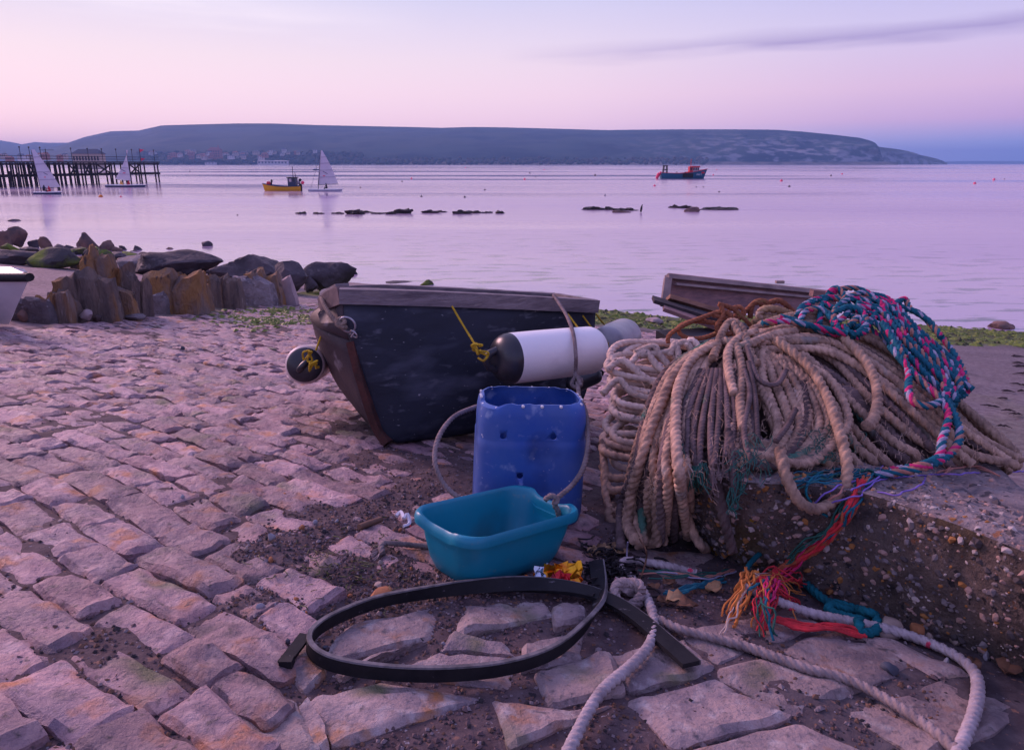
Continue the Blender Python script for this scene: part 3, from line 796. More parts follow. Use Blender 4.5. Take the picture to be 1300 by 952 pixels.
# rubble bank between sand and water
GRP = 'dark rubble stones along the bank at the left shore'
place_rock(22, 336, 60, 20, RD, 'flat dark slab at the left end of the rubble bank', 51, dr=.5)
place_rock(70, 341, 66, 23, RM, 'broad dark boulder with a green top on the rubble bank', 52, dr=.6)
place_rock(112, 343, 32, 20, RS, 'ribbed grey block right of the green-topped boulder', 53, strata=1.3, slabs=3, peak=0.5, rot=0.0)
place_rock(131, 336, 26, 19, RM, 'green mossy wedge above the ribbed grey block', 54, pointed=.4)
place_rock(176, 347, 60, 22, RG, 'flat grey boulder before the little tide pool', 55, dr=.5)
place_rock(186, 326, 30, 12, RB, 'brown stone at the left edge of the little tide pool', 56)
place_rock(4, 317, 16, 24, RB, 'brown block standing in the water at the far left', 57, planes=8, slabs=2, peak=0.5, rot=0.0)
place_rock(24, 316, 30, 24, RB, 'rugged brown boulder with a stepped top by the water', 58, planes=9, rough=.09)
place_rock(44, 315, 14, 14, RD, 'round dark stone right of the stepped brown boulder', 59)
place_rock(62, 320, 18, 20, RB, 'upright brown stone leaning left on the rubble bank', 60, lean=(-.15, 0), pointed=.3)
place_rock(121, 320, 24, 30, RB, 'sharp pointed rock leaning left, tallest on the rubble bank', 61, lean=(-.45, 0), pointed=.6)
place_rock(138, 319, 22, 21, RB, 'rounded reddish brown boulder right of the pointed rock', 62, planes=20)
place_rock(109, 318, 16, 18, RB, 'small pointed stone left of the sharp leaning rock', 63, lean=(-.3, 0), pointed=.4)
rr = random.Random(9)
ORDR = 'first second third fourth fifth sixth seventh eighth ninth tenth eleventh'.split()
for k, (x, y, w, h) in enumerate([(14, 322, 26, 12), (38, 325, 30, 12), (54, 325, 26, 10), (80, 318, 20, 10), (92, 321, 16, 13), (100, 324, 28, 11), (150, 320, 18, 14), (160, 318, 14, 16), (168, 320, 16, 12), (176, 318, 14, 17),
        (188, 318, 16, 12), (198, 317, 14, 14), (207, 318, 16, 13), (217, 317, 16, 18), (228, 318, 18, 12), (238, 317, 16, 15), (246, 318, 20, 8), (150, 330, 30, 12), (90, 332, 26, 14), (8, 330, 30, 14), (205, 324, 30, 6), (240, 322, 30, 5), (118, 327, 30, 12), (163, 325, 30, 10)]):
    place_rock(x, y, w, h, rr.choice((RD, RD, RB, RM)) if y > 321 else rr.choice((RD, RB, RD)), (ORDR[k - 6] + ' stone from the left in the jagged waterline row of the rubble bank') if 6 <= k < 17 else 'dark low stone among the rubble bank between the sandy patch and the sea', 70 + k, group=GRP, sub=2, pointed=rr.choice((0, .2, .4)), lean=(rr.uniform(-.3, .1), 0))
place_rock(262, 313, 16, 6, RD, 'low dark rock at the right tip of the rubble bank, out in the water', 98, water=True)
place_rock(18, 281, 14, 3, RD, 'flat dark rock awash far left beyond the rubble bank', 99, water=True)
for x, y, w, h, l in ((446, 349, 16, 5, 'dark stone awash left of the boat gunwale'), (541, 363, 16, 7, 'weedy dark stone awash over the middle of the boat')):
    place_rock(x, y, w, h, RM, l, int(x), water=True)
place_rock(831, 411, 20, 8, RP, 'pale squarish stone on the green weed right of the boat', 101, planes=8)
place_rock(1270, 418, 26, 9, RB, 'brown block of stone on the weed at the right shore', 102, planes=8)
ORD = 'first second third fourth fifth sixth seventh eighth ninth tenth eleventh twelfth thirteenth fourteenth fifteenth sixteenth seventeenth'.split()
# reef ledges awash in the bay
for k, (x, y, w, h) in enumerate([(383, 272, 12, 3), (402, 272, 14, 2), (430, 272, 12, 2), (452, 272.5, 19, 6), (464, 270.5, 20, 3), (480, 272, 16, 2), (497, 272.5, 11, 4), (514, 271.5, 18, 5.5), (548, 271, 18, 4), (560, 270, 14, 3),
        (585, 272, 22, 5), (602, 271, 18, 3), (618, 271, 14, 2.5), (635, 271.5, 14, 4), (752, 267, 18, 4), (772, 267, 18, 3), (796, 268, 26, 3.5), (856, 264.5, 12, 3), (905, 267, 34, 4), (926, 267, 20, 3), (870, 265, 14, 3)]):
    place_rock(x, y, w * 1.1, h * .85, RV, ORD[k if k < 14 else k - 14] + (' dark ledge from the left in the long left-hand reef awash in the bay' if k < 14 else ' dark ledge from the left in the short right-hand reef awash in the bay'), 120 + k, group='reef ledges awash in the bay', name='reef_ledge', water=True, dr=.5, sub=3, rough=.55, planes=6)
place_rock(788, 270.5, 28, 3, RB, 'brown reef ledge just left of the standing cormorant', 150, name='reef_ledge', water=True, dr=.4)
place_rock(880, 269.5, 22, 7, RB, 'bright brown reef ledge, biggest of the right-hand reef', 151, name='reef_ledge', water=True, dr=.5)
# cormorant on the reef
c = sea(814, 270); t = depth(c); s = t / F
bd = lambda x, z, y=0: c + Vector((x * s, y * s, z * s + .06))
figure('cormorant', [bd(-.2, 3.2), bd(.1, 5.5), bd(.5, 7.6), bd(.9, 8.7), bd(1.9, 8.9), bd(-.6, 1.2), bd(-1.1, -.4), bd(.2, 1.6, -.7), bd(.3, -.2, -.7), bd(.2, 1.6, .7), bd(.3, -.2, .7)],
       [(0, 1), (1, 2), (2, 3), (3, 4), (0, 5), (5, 6), (0, 7), (7, 8), (0, 9), (9, 10)],
       [1.6 * s, 1.5 * s, .75 * s, .8 * s, .22 * s, 1.2 * s, .5 * s, .5 * s, .25 * s, .5 * s, .25 * s], mat('bird_black', (.02, .02, .025), rough=.6), label='black cormorant standing upright on the reef ledge', cat='bird')
perch = MB(); rock(perch, c + Vector((0, .1, -.1)), 6 * s, 4 * s, 2.0 * s, 5, sub=2); perch.build('reef_ledge', RV, label='small dark reef ledge under the cormorant', cat='rock')
# ------------------------------------------------------------------ pier
WD = mat('pier_timber', (.05, .04, .045), (.02, .018, .022), rough=.85, scale=1.5, stretch=(1, 1, .3))
IRON = mat('dark_iron', (.03, .03, .035), rough=.6)
PAINT_W = mat('white_gelcoat', (.75, .73, .76), rough=.35, spec=.5)
SAIL = mat('sail_cloth', (.70, .66, .72), (.60, .57, .66), rough=.7, scale=.8)
RED = mat('red_paint', (.55, .03, .05), rough=.5); PINK = mat('pink_float', (.85, .07, .16), rough=.5); ORG = mat('orange_float', (.75, .22, .03), rough=.5)
NAVY = mat('navy_paint', (.02, .05, .12), rough=.5); YEL = mat('yellow_paint', (.72, .36, .02), rough=.5); BLK = mat('black_paint', (.015, .015, .02), rough=.6)
GLASSD = mat('dark_glass', (.03, .035, .05), rough=.1, spec=.6); SKINM = mat('skin', (.45, .27, .2), rough=.6)
DECKZ = 4.95
def pier_pt(px): # pier runs away to the right; px -> (x, y) at the water
    t = lerp(128, 160, px / 192)
    return at(px, 230, t)
p0 = pier_pt(-60); p1 = pier_pt(191); p0.z = p1.z = 0
pier = thing('pier', (p0 + p1) / 2, 'long dark timber pier on braced piles, ending at a flagged head', 'pier')
pd = (p1 - p0).normalized(); ps = Vector((-pd.y, pd.x, 0)); HW = 3.2
d = MB(); d.box((p0 + p1) / 2 + Vector((0, 0, DECKZ - .45)), ((p1 - p0).length, HW * 2.1, .25), Matrix((pd, ps, Vector((0, 0, 1)))).transposed()); d.build('deck', WD, pier)
for sgn in (-1, 1):
    d = MB(); d.box((p0 + p1) / 2 + ps * sgn * HW * .92 + Vector((0, 0, DECKZ - .85)), ((p1 - p0).length, .25, .32), Matrix((pd, ps, Vector((0, 0, 1)))).transposed()); d.build('girder', WD, pier)
    rl = MB(); Lp = (p1 - p0).length
    for z in (.45, .95): rl.beam(p0 + ps * sgn * HW + Vector((0, 0, DECKZ - .27 + z)), p1 + ps * sgn * HW + Vector((0, 0, DECKZ - .27 + z)), .05, .05)
    for k in range(int(Lp / 1.6)): q = p0 + pd * (k * 1.6) + ps * sgn * HW; rl.beam(q + Vector((0, 0, DECKZ - .3)), q + Vector((0, 0, DECKZ + .72)), .06, .06)
    rl.build('railing', IRON, pier)
def t_of(px):
    r = ray(px, 230); # intersect the pier line on the ground plan
    a = Vector((r.x, r.y)); den = a.x * pd.y - a.y * pd.x
    s_ = (p0.x * pd.y - p0.y * pd.x) / den
    return p0 + pd * ((Vector((a.x * s_, a.y * s_, 0)) - p0).dot(pd))
def brace(a, b): m = MB(); m.beam(a, b, .22, .22); m.build('brace', WD, pier)
prev = None
for k, px in enumerate((-40, -24, -10, 2, 9, 15, 20, 26, 33, 40, 46, 52, 58, 64, 70, 77, 87, 92, 96, 103, 109, 112, 131, 135, 149, 154, 168, 173, 186, 190)):
    c = t_of(px)
    for sgn in (-1, 1):
        m = MB(); q = c + ps * sgn * HW * .85 + Vector((N3((k, sgn, 0), 1) * .2, 0, 0)); m.tube([q + Vector((N3((k, 1, sgn), 1.3) * .2, 0, -1.6)), q + Vector((0, 0, DECKZ - .6))], [.17, .15], 7); m.build('pile', WD, pier)
    m = MB(); m.beam(c - ps * HW + Vector((0, 0, 2.1)), c + ps * HW + Vector((0, 0, 2.1)), .2, .28); m.build('crossbeam', WD, pier)
    if prev is not None and (c - prev).length < 3.2:
        brace(prev - ps * HW * .85 + Vector((0, 0, 1.9)), c - ps * HW * .85 + Vector((0, 0, 1.9)))
    prev = c
for a, b in ((112, 131), (77, 87), (96, 103), (154, 168), (26, 33)):
    A, B = t_of(a) - ps * HW * .85, t_of(b) - ps * HW * .85
    brace(A + Vector((0, 0, 4.1)), B + Vector((0, 0, 2.0))); brace(A + Vector((0, 0, 2.0)), B + Vector((0, 0, 4.1)))
a, b = t_of(112) - ps * HW, t_of(190) - ps * HW
brace(a + Vector((0, 0, 1.9)), b + Vector((0, 0, 1.9)))
# free standing mooring piles in front
for k, (px, py, h) in enumerate(((1, 238, 15), (14.5, 238, 20), (26.5, 238, 18), (75, 242, 12))):
    q = sea(px, py); s = depth(q) / F; m = MB(); m.tube([q + Vector((0, 0, -1)), q + Vector((.1, 0, h * s))], [.2, .17], 8)
    m.build('mooring_pile', WD, label=ORD[k] + ' free-standing timber pile from the left in the water before the pier', cat='post', group='mooring piles before the pier')
# masts, flags and lamp posts on the pier
def on_pier(px): q = t_of(px).copy(); q.z = DECKZ - .27; return q
for px, top, lab in ((182, 188, 'thin mast with two small pink flags on the pier head'), (64, 189, 'tall thin mast with a crosstree on the pier')):
    q = on_pier(px); s = depth(q) / F; H = (204 - top) * s
    f = thing('mast', q, lab, 'mast'); m = MB(); m.tube([q, q + Vector((0, 0, H))], .07, 6); m.build('pole', IRON, f)
    if px > 100:
        for zz in (.28, .96):
            m = MB(); z0 = H * zz; m.add([q + Vector((x, .02 * y, z)) for y in (0, 1) for x, z in ((.1, z0), (1.1, z0 - .2), (.1, z0 - .75))] , [(0, 1, 2), (3, 5, 4), (0, 3, 4, 1), (1, 4, 5, 2), (2, 5, 3, 0)]); m.build('flag', PINK, f, smooth=False)
    else:
        m = MB(); m.beam(q + Vector((-1.2, 0, H * .9)), q + Vector((1.6, 0, H * .9)), .08, .08); m.build('crosstree', IRON, f)
for k, px in enumerate((18, 30, 44, 83, 104, 122, 140, 160, 188)):
    q = on_pier(px); m = MB(); m.tube([q + ps * -2.6, q + ps * -2.6 + Vector((0, 0, 2.4))], .05, 6); m.lathe([(0, .05), (.1, .16), (.25, .12), (.3, .02)], q + ps * -2.6 + Vector((0, 0, 2.35)), q + ps * -2.6 + Vector((0, 0, 3)), 8)
    m.build('lamp_post', IRON, label=ORD[k] + ' slender lamp post from the left on the pier deck', cat='lamp post', group='lamp posts along the pier')
# ------------------------------------------------------------------ town on the far shore
HW1 = mat('render_white', (.62, .58, .56), rough=.9); HW2 = mat('brick_red', (.34, .15, .11), rough=.9); HW3 = mat('render_buff', (.46, .38, .32), rough=.9)
RF1 = mat('roof_red', (.26, .10, .08), rough=.9); RF2 = mat('roof_slate', (.10, .11, .15), rough=.9); WIN = mat('window_dark', (.04, .045, .06), rough=.2)
def house(px, py, w, h, dist, wall, roof, label, group=None, storeys=2, hip=.3, windows=0, chim=True, deep=.7):
    c = at(px, py, dist); s = dist / F; c.z = max(c.z, 1); Wd, H = w * s, h * s; D = Wd * deep; wh = H * (1 - hip)
    o = thing('house', c, label, 'house', group)
    m = MB(); m.box(c + Vector((0, D / 2, wh / 2 - 2)), (Wd, D, wh + 4)); wo_ = m.build('wall', wall, o, smooth=False)
    m = MB(); e = .04 * Wd
    vs = [c + Vector(q) for q in ((-Wd / 2 - e, -e, wh), (Wd / 2 + e, -e, wh), (Wd / 2 + e, D + e, wh), (-Wd / 2 - e, D + e, wh), (-Wd * .36, D / 2, H), (Wd * .36, D / 2, H))]
    m.add(vs, [(0, 1, 5, 4), (1, 2, 5), (2, 3, 4, 5), (3, 0, 4), (3, 2, 1, 0)]); r = m.build('roof', roof, o, smooth=False)
    if chim: m = MB(); m.box(c + Vector((Wd * .3, D / 2, H + .04 * H)), (Wd * .06, Wd * .06, H * .3)); m.build('chimney', wall, r, smooth=False)
    for k in range(windows):
        for st in range(storeys):
            m = MB(); m.box(c + Vector((-Wd / 2 + Wd * (k + .5) / windows, -.05, wh * (st + .5) / storeys)), (Wd / windows * .45, .3, wh / storeys * .5)); m.build('window', WIN, wo_, smooth=False)
    return o
house(110, 207, 34, 17, 420, HW3, RF2, 'long pavilion with a blue hipped roof behind the pier', storeys=1, hip=.35, windows=9, chim=False, deep=.4)
house(272, 200, 15, 12.5, 2250, HW2, RF1, 'large pink-red hotel block, tallest building in the far town', storeys=3, windows=5, deep=.6)
house(346, 208.5, 38, 4.5, 2230, HW1, HW1, 'long low white building on the far waterfront', storeys=1, windows=9, chim=False, hip=.15, deep=.15)
house(266, 208.5, 12, 3, 2230, HW1, RF2, 'small white waterfront hall left of the long low building', storeys=1, windows=3, chim=False)
house(226, 198.5, 5, 3, 2260, HW1, RF2, 'bright white cottage in the trees above the far shore', windows=2, deep=.8)
rh = random.Random(12)
for k in range(64):
    if k < 16: px, py, dd = rh.uniform(2, 86), rh.uniform(199, 206), rh.uniform(900, 1300); w, h = rh.uniform(5, 9), rh.uniform(4, 7)
    elif k < 52: px, py, dd = rh.uniform(190, 340), rh.uniform(193.5, 204), rh.uniform(2220, 2420); w, h = rh.uniform(4, 8), rh.uniform(3, 5)
    else: px, py, dd = rh.uniform(340, 400), rh.uniform(192.5, 197), rh.uniform(2300, 2420); w, h = rh.uniform(3.5, 6), rh.uniform(2.6, 4)
    wl_, rf_, gl = rh.choice(((HW1, RF1, 'white house under a red roof'), (HW1, RF2, 'white house under a slate roof'), (HW2, RF1, 'red brick house under a red roof'), (HW3, RF1, 'buff house under a red roof'), (HW3, RF2, 'buff house under a slate roof')))
    house(px, py, w, h, dd, wl_, rf_, gl + (' in the town behind the pier' if k < 16 else ' in the far town among trees'), group=gl.replace('house', 'houses') + (' behind the pier' if k < 16 else ' in the far town'), windows=2 if k % 2 else 3)
# ------------------------------------------------------------------ boats on the bay
def hull_mb(c, L, Bm, H, dirx, sheer=.25, draft=.25, n=14, tr=.75, stem=.12):
    """simple boat hull along dirx (bow at +); returns MB with deck edge list"""
    d = Vector(dirx).normalized(); s = Vector((-d.y, d.x, 0)); rows = []
    for i in range(n + 1):
        u = i / n; x = (u - .5) * L
        hb = Bm / 2 * (tr + (1 - tr) * sin(pi * min(1, u * 1.15) * .5)) * (1 if u < .55 else max(.015, 1 - ((u - .55) / .45) ** 2.0))
        sh = H * (1 + sheer * max(0, (u - .3) / .7) ** 2 + sheer * .25 * (1 - u) ** 2)
        ov = stem * L * max(0, u - .7) / .3
        sec = [(hb, sh, ov), (hb * .97, sh * .55, ov * .6), (hb * .85, 0, ov * .15), (hb * .5, -draft * .8, 0), (0, -draft, 0)]
        rows.append([c + d * (x + o) + s * y + Vector((0, 0, z)) for y, z, o in sec] + [c + d * (x + o) - s * y + Vector((0, 0, z)) for y, z, o in sec[-2::-1]])
    return rows, d, s
def skin_rows(rows, lo, hi, closed_end=True):
    m = MB(); k = hi - lo + 1; vs = [p for r in rows for p in r[lo:hi + 1]]
    m.add(vs, [(i * k + j, (i + 1) * k + j, (i + 1) * k + j + 1, i * k + j + 1) for i in range(len(rows) - 1) for j in range(k - 1)])
    return m
def hull_parts(o, rows, m_top, m_low, m_deck, m_rail):
    full = skin_rows(rows, 0, 8); full.f.append(tuple(range(9))); full.mi.append(0)
    for idx, f in enumerate(full.f[:-1]):
        if idx % 8 in (2, 3, 4, 5): full.mi[idx] = 1
    full.build('hull', [m_top, m_low], o)
    dk = MB(); vs = []
    for r in rows: a, b = r[0], r[8]; vs += [a.lerp(b, .03) - Vector((0, 0, .06 + .02)), a.lerp(b, .97) - Vector((0, 0, .08))]
    dk.add(vs, [(2 * i, 2 * i + 1, 2 * i + 3, 2 * i + 2) for i in range(len(rows) - 1)]); dk.build('deck', m_deck, o)
    rl = MB(); rl.tube([r[0] for r in rows] + [r[8] for r in rows[::-1]], .07, 6); rl.build('gunwale', m_rail, o)
def person(px_pt, s, pose, m, label):
    """small continuous figure, seated or crouched; s = metres of body height"""
    P = Vector(px_pt); u = s / 7.5; f = pose
    J = [P + Vector(q) * u for q in ((0, 0, .4), (f * .25, 0, 1.4), (f * .4, 0, 2.6), (f * .5, 0, 3.2), (f * .6, 0, 3.9), (-f * .1, -.4, .4), (f * 1.6, -.5, .7), (f * 1.9, -.5, -.8), (-f * .1, .4, .4), (f * 1.6, .5, .7), (f * 1.9, .5, -.8),
                               (f * .4, -.85, 2.5), (f * .9, -1.0, 1.5), (f * 1.7, -.8, 1.3), (f * .4, .85, 2.5), (f * .9, 1.0, 1.5), (f * 1.7, .8, 1.3))]
    return figure('person', J, [(0, 1), (1, 2), (2, 3), (3, 4), (0, 5), (5, 6), (6, 7), (0, 8), (8, 9), (9, 10), (2, 11), (11, 12), (12, 13), (2, 14), (14, 15), (15, 16)],
                  [.62 * u, .6 * u, .62 * u, .28 * u, .48 * u, .4 * u, .34 * u, .22 * u, .4 * u, .34 * u, .22 * u, .28 * u, .22 * u, .18 * u, .28 * u, .22 * u, .18 * u], m, label=label, cat='person', sub=1)
def sail_dinghy(px, py, Lpx, mast_px, sail_top, clew, hullm, label, dirx=(1, 0, 0), gaff=False, boom_y=5, stripe=None):
    c = sea(px, py); s = depth(c) / F; c.z = .0
    o = thing('sailing_dinghy', c, label, 'sailing dinghy')
    rows, d, sd_ = hull_mb(c, Lpx * s, Lpx * s * .33, 2.2 * s, Vector(dirx), sheer=.2, draft=.15, tr=.6, stem=.04)
    hull_parts(o, rows, hullm, hullm, PAINT_W, PAINT_W)
    zz = lambda yy: c.z + (py - yy) * s
    X = lambda xx: c.x + (xx - px) * s
    m = MB(); m.tube([(X(mast_px), c.y, .1), (X(mast_px + (sail_top[0] - mast_px) * .5), c.y, zz((py + sail_top[1]) / 2)), (X(sail_top[0]), c.y, zz(sail_top[1]))], [.05, .045, .025], 6); m.build('mast', IRON, o)
    by = py - boom_y
    m = MB(); m.tube([(X(mast_px), c.y, zz(by)), (X(clew[0]), c.y + .5, zz(clew[1]))], .035, 6); m.build('boom', IRON, o)
    m = MB(); nU, nV = 8, 12; vs = []
    for side in (0, 1):
        for j in range(nV + 1):
            v = j / nV
            lx = lerp(mast_px, sail_top[0], v); ly = lerp(by, sail_top[1], v)
            roach = 2.2 * sin(pi * v)
            rx = lerp(clew[0], sail_top[0] + 1.0, v) + roach * .6; ry = lerp(clew[1] - .6, sail_top[1], v)
            for i in range(nU + 1):
                u = i / nU
                vs.append((X(lerp(lx, rx, u)), c.y + .5 * u + .35 * sin(pi * u) * (1 - v * .6) + side * .012, zz(lerp(ly, ry, u))))
    n1 = nU + 1; off = n1 * (nV + 1)
    fs = [(j * n1 + i, j * n1 + i + 1, (j + 1) * n1 + i + 1, (j + 1) * n1 + i) for j in range(nV) for i in range(nU)]
    m.add(vs, fs + [tuple(q + off for q in f[::-1]) for f in fs]); 
    sl = m.build('sail', SAIL, o, angle=180)
    sm2 = MB()
    for q_ in (.22, .42, .62, .80):
        ly = lerp(by, sail_top[1], q_); lx = lerp(mast_px, sail_top[0], q_); rx = lerp(clew[0], sail_top[0] + 1.0, q_) + 2.2 * sin(pi * q_) * .9
        sm2.beam((X(lx), c.y - .06, zz(ly)), (X(rx), c.y + .4, zz(ly - .6)), .02, .09)
    sm2.build('sail_seams', mat('seam_grey', (.42, .40, .47), rough=.8), sl, smooth=False, kind='stuff')
    st_ = MB(); st_.tube([(X(sail_top[0]), c.y, zz(sail_top[1] + 3)), (X(px + Lpx * .46 * (1 if mast_px > px else -1)), c.y, zz(py - 2))], .02, 4); st_.build('forestay', IRON, o)
    m = MB(); m.box((X(lerp(mast_px, clew[0], .35)), c.y - .04, zz(lerp(py, sail_top[1], .38))), (Lpx * s * .07, .02, 1.0 * s)); m.build('sail_emblem', PINK, sl, smooth=False)
    m = MB(); m.box((X(lerp(mast_px, clew[0], .42)), c.y - .04, zz(lerp(py, sail_top[1], .46))), (Lpx * s * .16, .02, .7 * s), Matrix.Rotation(.5, 3, 'Y').to_3x3()); m.build('sail_batten', NAVY, sl, smooth=False)
    return o, c, s
LASER_H = mat('dinghy_lilac', (.55, .55, .65), rough=.4)
o, c, s = sail_dinghy(413, 243, 41, 404, (410.5, 193), (429, 234.2), LASER_H, 'white-sailed dinghy sailing just right of the yellow boat', boom_y=8)
person((c.x + 3 * s, c.y - .3, .42), 1.65, -1, mat('wetsuit', (.012, .012, .02), rough=.7), 'person in a dark wetsuit crouching in the dinghy right of the yellow boat')
o, c, s = sail_dinghy(61, 246.5, 33, 53, (49, 192), (75, 238.5), NAVY, 'white-sailed dinghy with a dark blue hull in front of the pier', boom_y=7)
person((c.x - 3 * s, c.y - .3, .42), 1.65, 1, mat('dark_jacket', (.02, .02, .04), rough=.8), 'person in a dark jacket at the stern of the dark blue dinghy')
person((c.x + 5 * s, c.y - .3, .38), 1.5, -1, mat('red_jacket', (.55, .02, .06), rough=.8), 'person in a red jacket near the bow of the dark blue dinghy')
o, c, s = sail_dinghy(160, 237.5, 48, 168, (166, 192.5), (146, 228.5), NAVY, 'pale-sailed blue and red dinghy passing the pier head', boom_y=7)
person((c.x + 6 * s, c.y - .3, .42), 1.6, -1, RED, 'person in red sitting in the dinghy passing the pier head')
person((c.x - 5 * s, c.y - .3, .42), 1.6, 1, YEL, 'person in yellow sitting in the dinghy passing the pier head')
# yellow fishing boat, bow to the left
c = sea(359, 242.5); s = depth(c) / F; c.z = 0
fb = thing('fishing_boat', c, 'yellow fishing boat with a dark wheelhouse moored in the bay', 'fishing boat')
rows, d, sd_ = hull_mb(c + Vector((.5 * s, 0, 0)), 46 * s, 15 * s, 5.2 * s, (-1, 0, 0), sheer=.75, draft=.4, stem=.06)
hull_parts(fb, rows, YEL, BLK, mat('deck_grey', (.2, .2, .22), rough=.8), NAVY)
def bx(o, name, px0, px1, y0, y1, m, c, s, depth_=6, dy=0, smooth=False, ref=None):
    b = MB(); b.box((c.x + ((px0 + px1) / 2 - ref[0]) * s, c.y + dy, (ref[1] - (y0 + y1) / 2) * s), ((px1 - px0) * s, depth_ * s, (y1 - y0) * s)); return b.build(name, m, o, smooth=smooth)
R_ = (359, 242.5)
wh = bx(fb, 'wheelhouse', 367.5, 377.5, 226.5, 237.5, mat('wheelhouse_blue', (.04, .06, .11), rough=.5), c, s, 9, ref=R_)
bx(fb, 'wheelhouse_roof', 366.3, 378.5, 225.6, 226.5, BLK, c, s, 10.5, ref=R_)
b = MB(); b.box((c.x + (370.8 - 359) * s, c.y - 4.55 * s, (242.5 - 229.3) * s), (3 * s, .2 * s, 4 * s)); b.build('window', mat('window_bright', (.5, .42, .45), rough=.15), wh, smooth=False)
b = MB(); b.box((c.x + (375 - 359) * s, c.y - 4.55 * s, (242.5 - 229.3) * s), (2.6 * s, .2 * s, 3.6 * s)); b.build('window', GLASSD, wh, smooth=False)
b = MB(); b.tube([c + Vector(((373.4 - 359) * s, 0, 15 * s)), c + Vector(((373.4 - 359) * s, 0, 30 * s))], .05, 6); b.build('mast', IRON, fb)
b = MB(); b.tube([c + Vector(((377 - 359) * s, 0, 15 * s)), c + Vector(((376 - 359) * s, 0, 23 * s))], .05, 6); b.build('aerial', IRON, fb)
b = MB(); b.tube([c + Vector(((345 - 359) * s, 0, 5 * s)), c + Vector(((346 - 359) * s, 0, 14 * s))], [.12, .12], 6); b.beam(c + Vector(((344.5 - 359) * s, 0, 12 * s)), c + Vector(((347.5 - 359) * s, 0, 12 * s)), .15, .15); b.build('winch_post', WD, fb)
b = MB(); b.lathe([(0, .2), (.1, .35), (.5, .35), (.6, .2)], c + Vector(((340 - 359) * s, -.2, 9 * s)), c + Vector(((344 - 359) * s, -.2, 9 * s)), 10); b.build('winch_drum', RED, fb)
for x, y, r, m in ((380.5, 232, 2.3, mat('float_grey', (.3, .28, .32), rough=.5)), (382.5, 229, 1.9, BLK), (385.5, 232.3, 2.2, PINK)):
    b = MB(); q = c + Vector(((x - 359) * s, -.2, (242.5 - y) * s)); b.lathe([(-r * s, .02), (-.7 * r * s, .7 * r * s), (0, r * s), (.7 * r * s, .7 * r * s), (r * s, .02)], q, q + Vector((0, 0, 1)), 12); b.build('float', m, fb)
bx(fb, 'outboard_bracket', 380.5, 383.5, 233.5, 244, BLK, c, s, 3, ref=R_)
# blue and red fishing boat, bow to the right
c = sea(866, 227); s = depth(c) / F; c.z = 0
fb2 = thing('fishing_boat', c, 'blue fishing boat with red rails and wheelhouse moored far out', 'fishing boat')
rows, d, sd_ = hull_mb(c + Vector((-.5 * s, 0, 0)), 54 * s, 17 * s, 6.0 * s, (1, 0, 0), sheer=1.0, draft=.5, stem=.09)
hull_parts(fb2, rows, mat('trawler_blue', (.02, .11, .19), rough=.5), BLK, mat('deck_buff', (.22, .2, .2), rough=.8), RED)
R_ = (866, 227)
bx(fb2, 'wheelhouse', 873.8, 878, 212, 220, RED, c, s, 8, ref=R_)
wh2 = bx(fb2, 'wheelhouse', 878, 886, 213.2, 218.8, mat('wheelhouse_pale', (.45, .36, .42), rough=.5), c, s, 8, ref=R_)
bx(fb2, 'wheelhouse_roof', 877.5, 886.8, 211.6, 213.2, RED, c, s, 9, ref=R_)
for x in (879.2, 882, 884.6): bx(wh2, 'window', x - .8, x + .8, 213.6, 216.6, GLASSD, c, s, .3, dy=-4.1 * s, ref=R_)
bx(fb2, 'window', 874.8, 877, 213.4, 216.6, GLASSD, c, s, .3, dy=-4.1 * s, ref=R_)
bx(fb2, 'foredeck_coaming', 871, 893, 218.6, 220.6, RED, c, s, 7, ref=R_)
b = MB(); b.tube([c + Vector(((876 - 866) * s, 0, 14 * s)), c + Vector(((876 - 866) * s, 0, 24 * s))], .08, 6); b.build('mast', RED, fb2)
b = MB()
for x in (841.5, 846):
    for y in (-3, 3): b.beam(c + Vector(((x - 866) * s, y * s, 5 * s)), c + Vector(((x + (.4 if x < 843 else -.3) - 866) * s, y * s, 15.8 * s)), .22, .22)
for z in (15.8, 11): b.beam(c + Vector(((841.3 - 866) * s, -3 * s, z * s)), c + Vector(((846.4 - 866) * s, -3 * s, z * s)), .25, .25); b.beam(c + Vector(((841.3 - 866) * s, 3 * s, z * s)), c + Vector(((846.4 - 866) * s, 3 * s, z * s)), .25, .25)
b.build('stern_gantry', IRON, fb2)
for x, z in ((857, 8.2), (868, 8.0)):
    b = MB(); b.tube([c + Vector(((x - 866) * s, 0, 4 * s)), c + Vector(((x + 1 - 866) * s, 0, z * s)), c + Vector(((x + 3 - 866) * s, 0, (z - .4) * s))], .09, 5); b.build('davit', IRON, fb2)
for x, y, r in ((835.5, 222, 2.5), (834, 225, 2.2), (838, 220, 2.0)):
    b = MB(); q = c + Vector(((x - 866) * s, -.3, (227 - y) * s)); b.lathe([(-r * s, .02), (-.7 * r * s, .7 * r * s), (0, r * s), (.7 * r * s, .7 * r * s), (r * s, .02)], q, q + Vector((0, 0, 1)), 12); b.build('float', PINK, fb2)
b = MB(); b.box((c.x + (871 - 866) * s, c.y - 8.6 * s, 4.1 * s), (13 * s, .25 * s, 5 * s)); b.build('hull_scuff', mat('tyre_black', (.02, .02, .022), rough=.8), fb2, smooth=False)
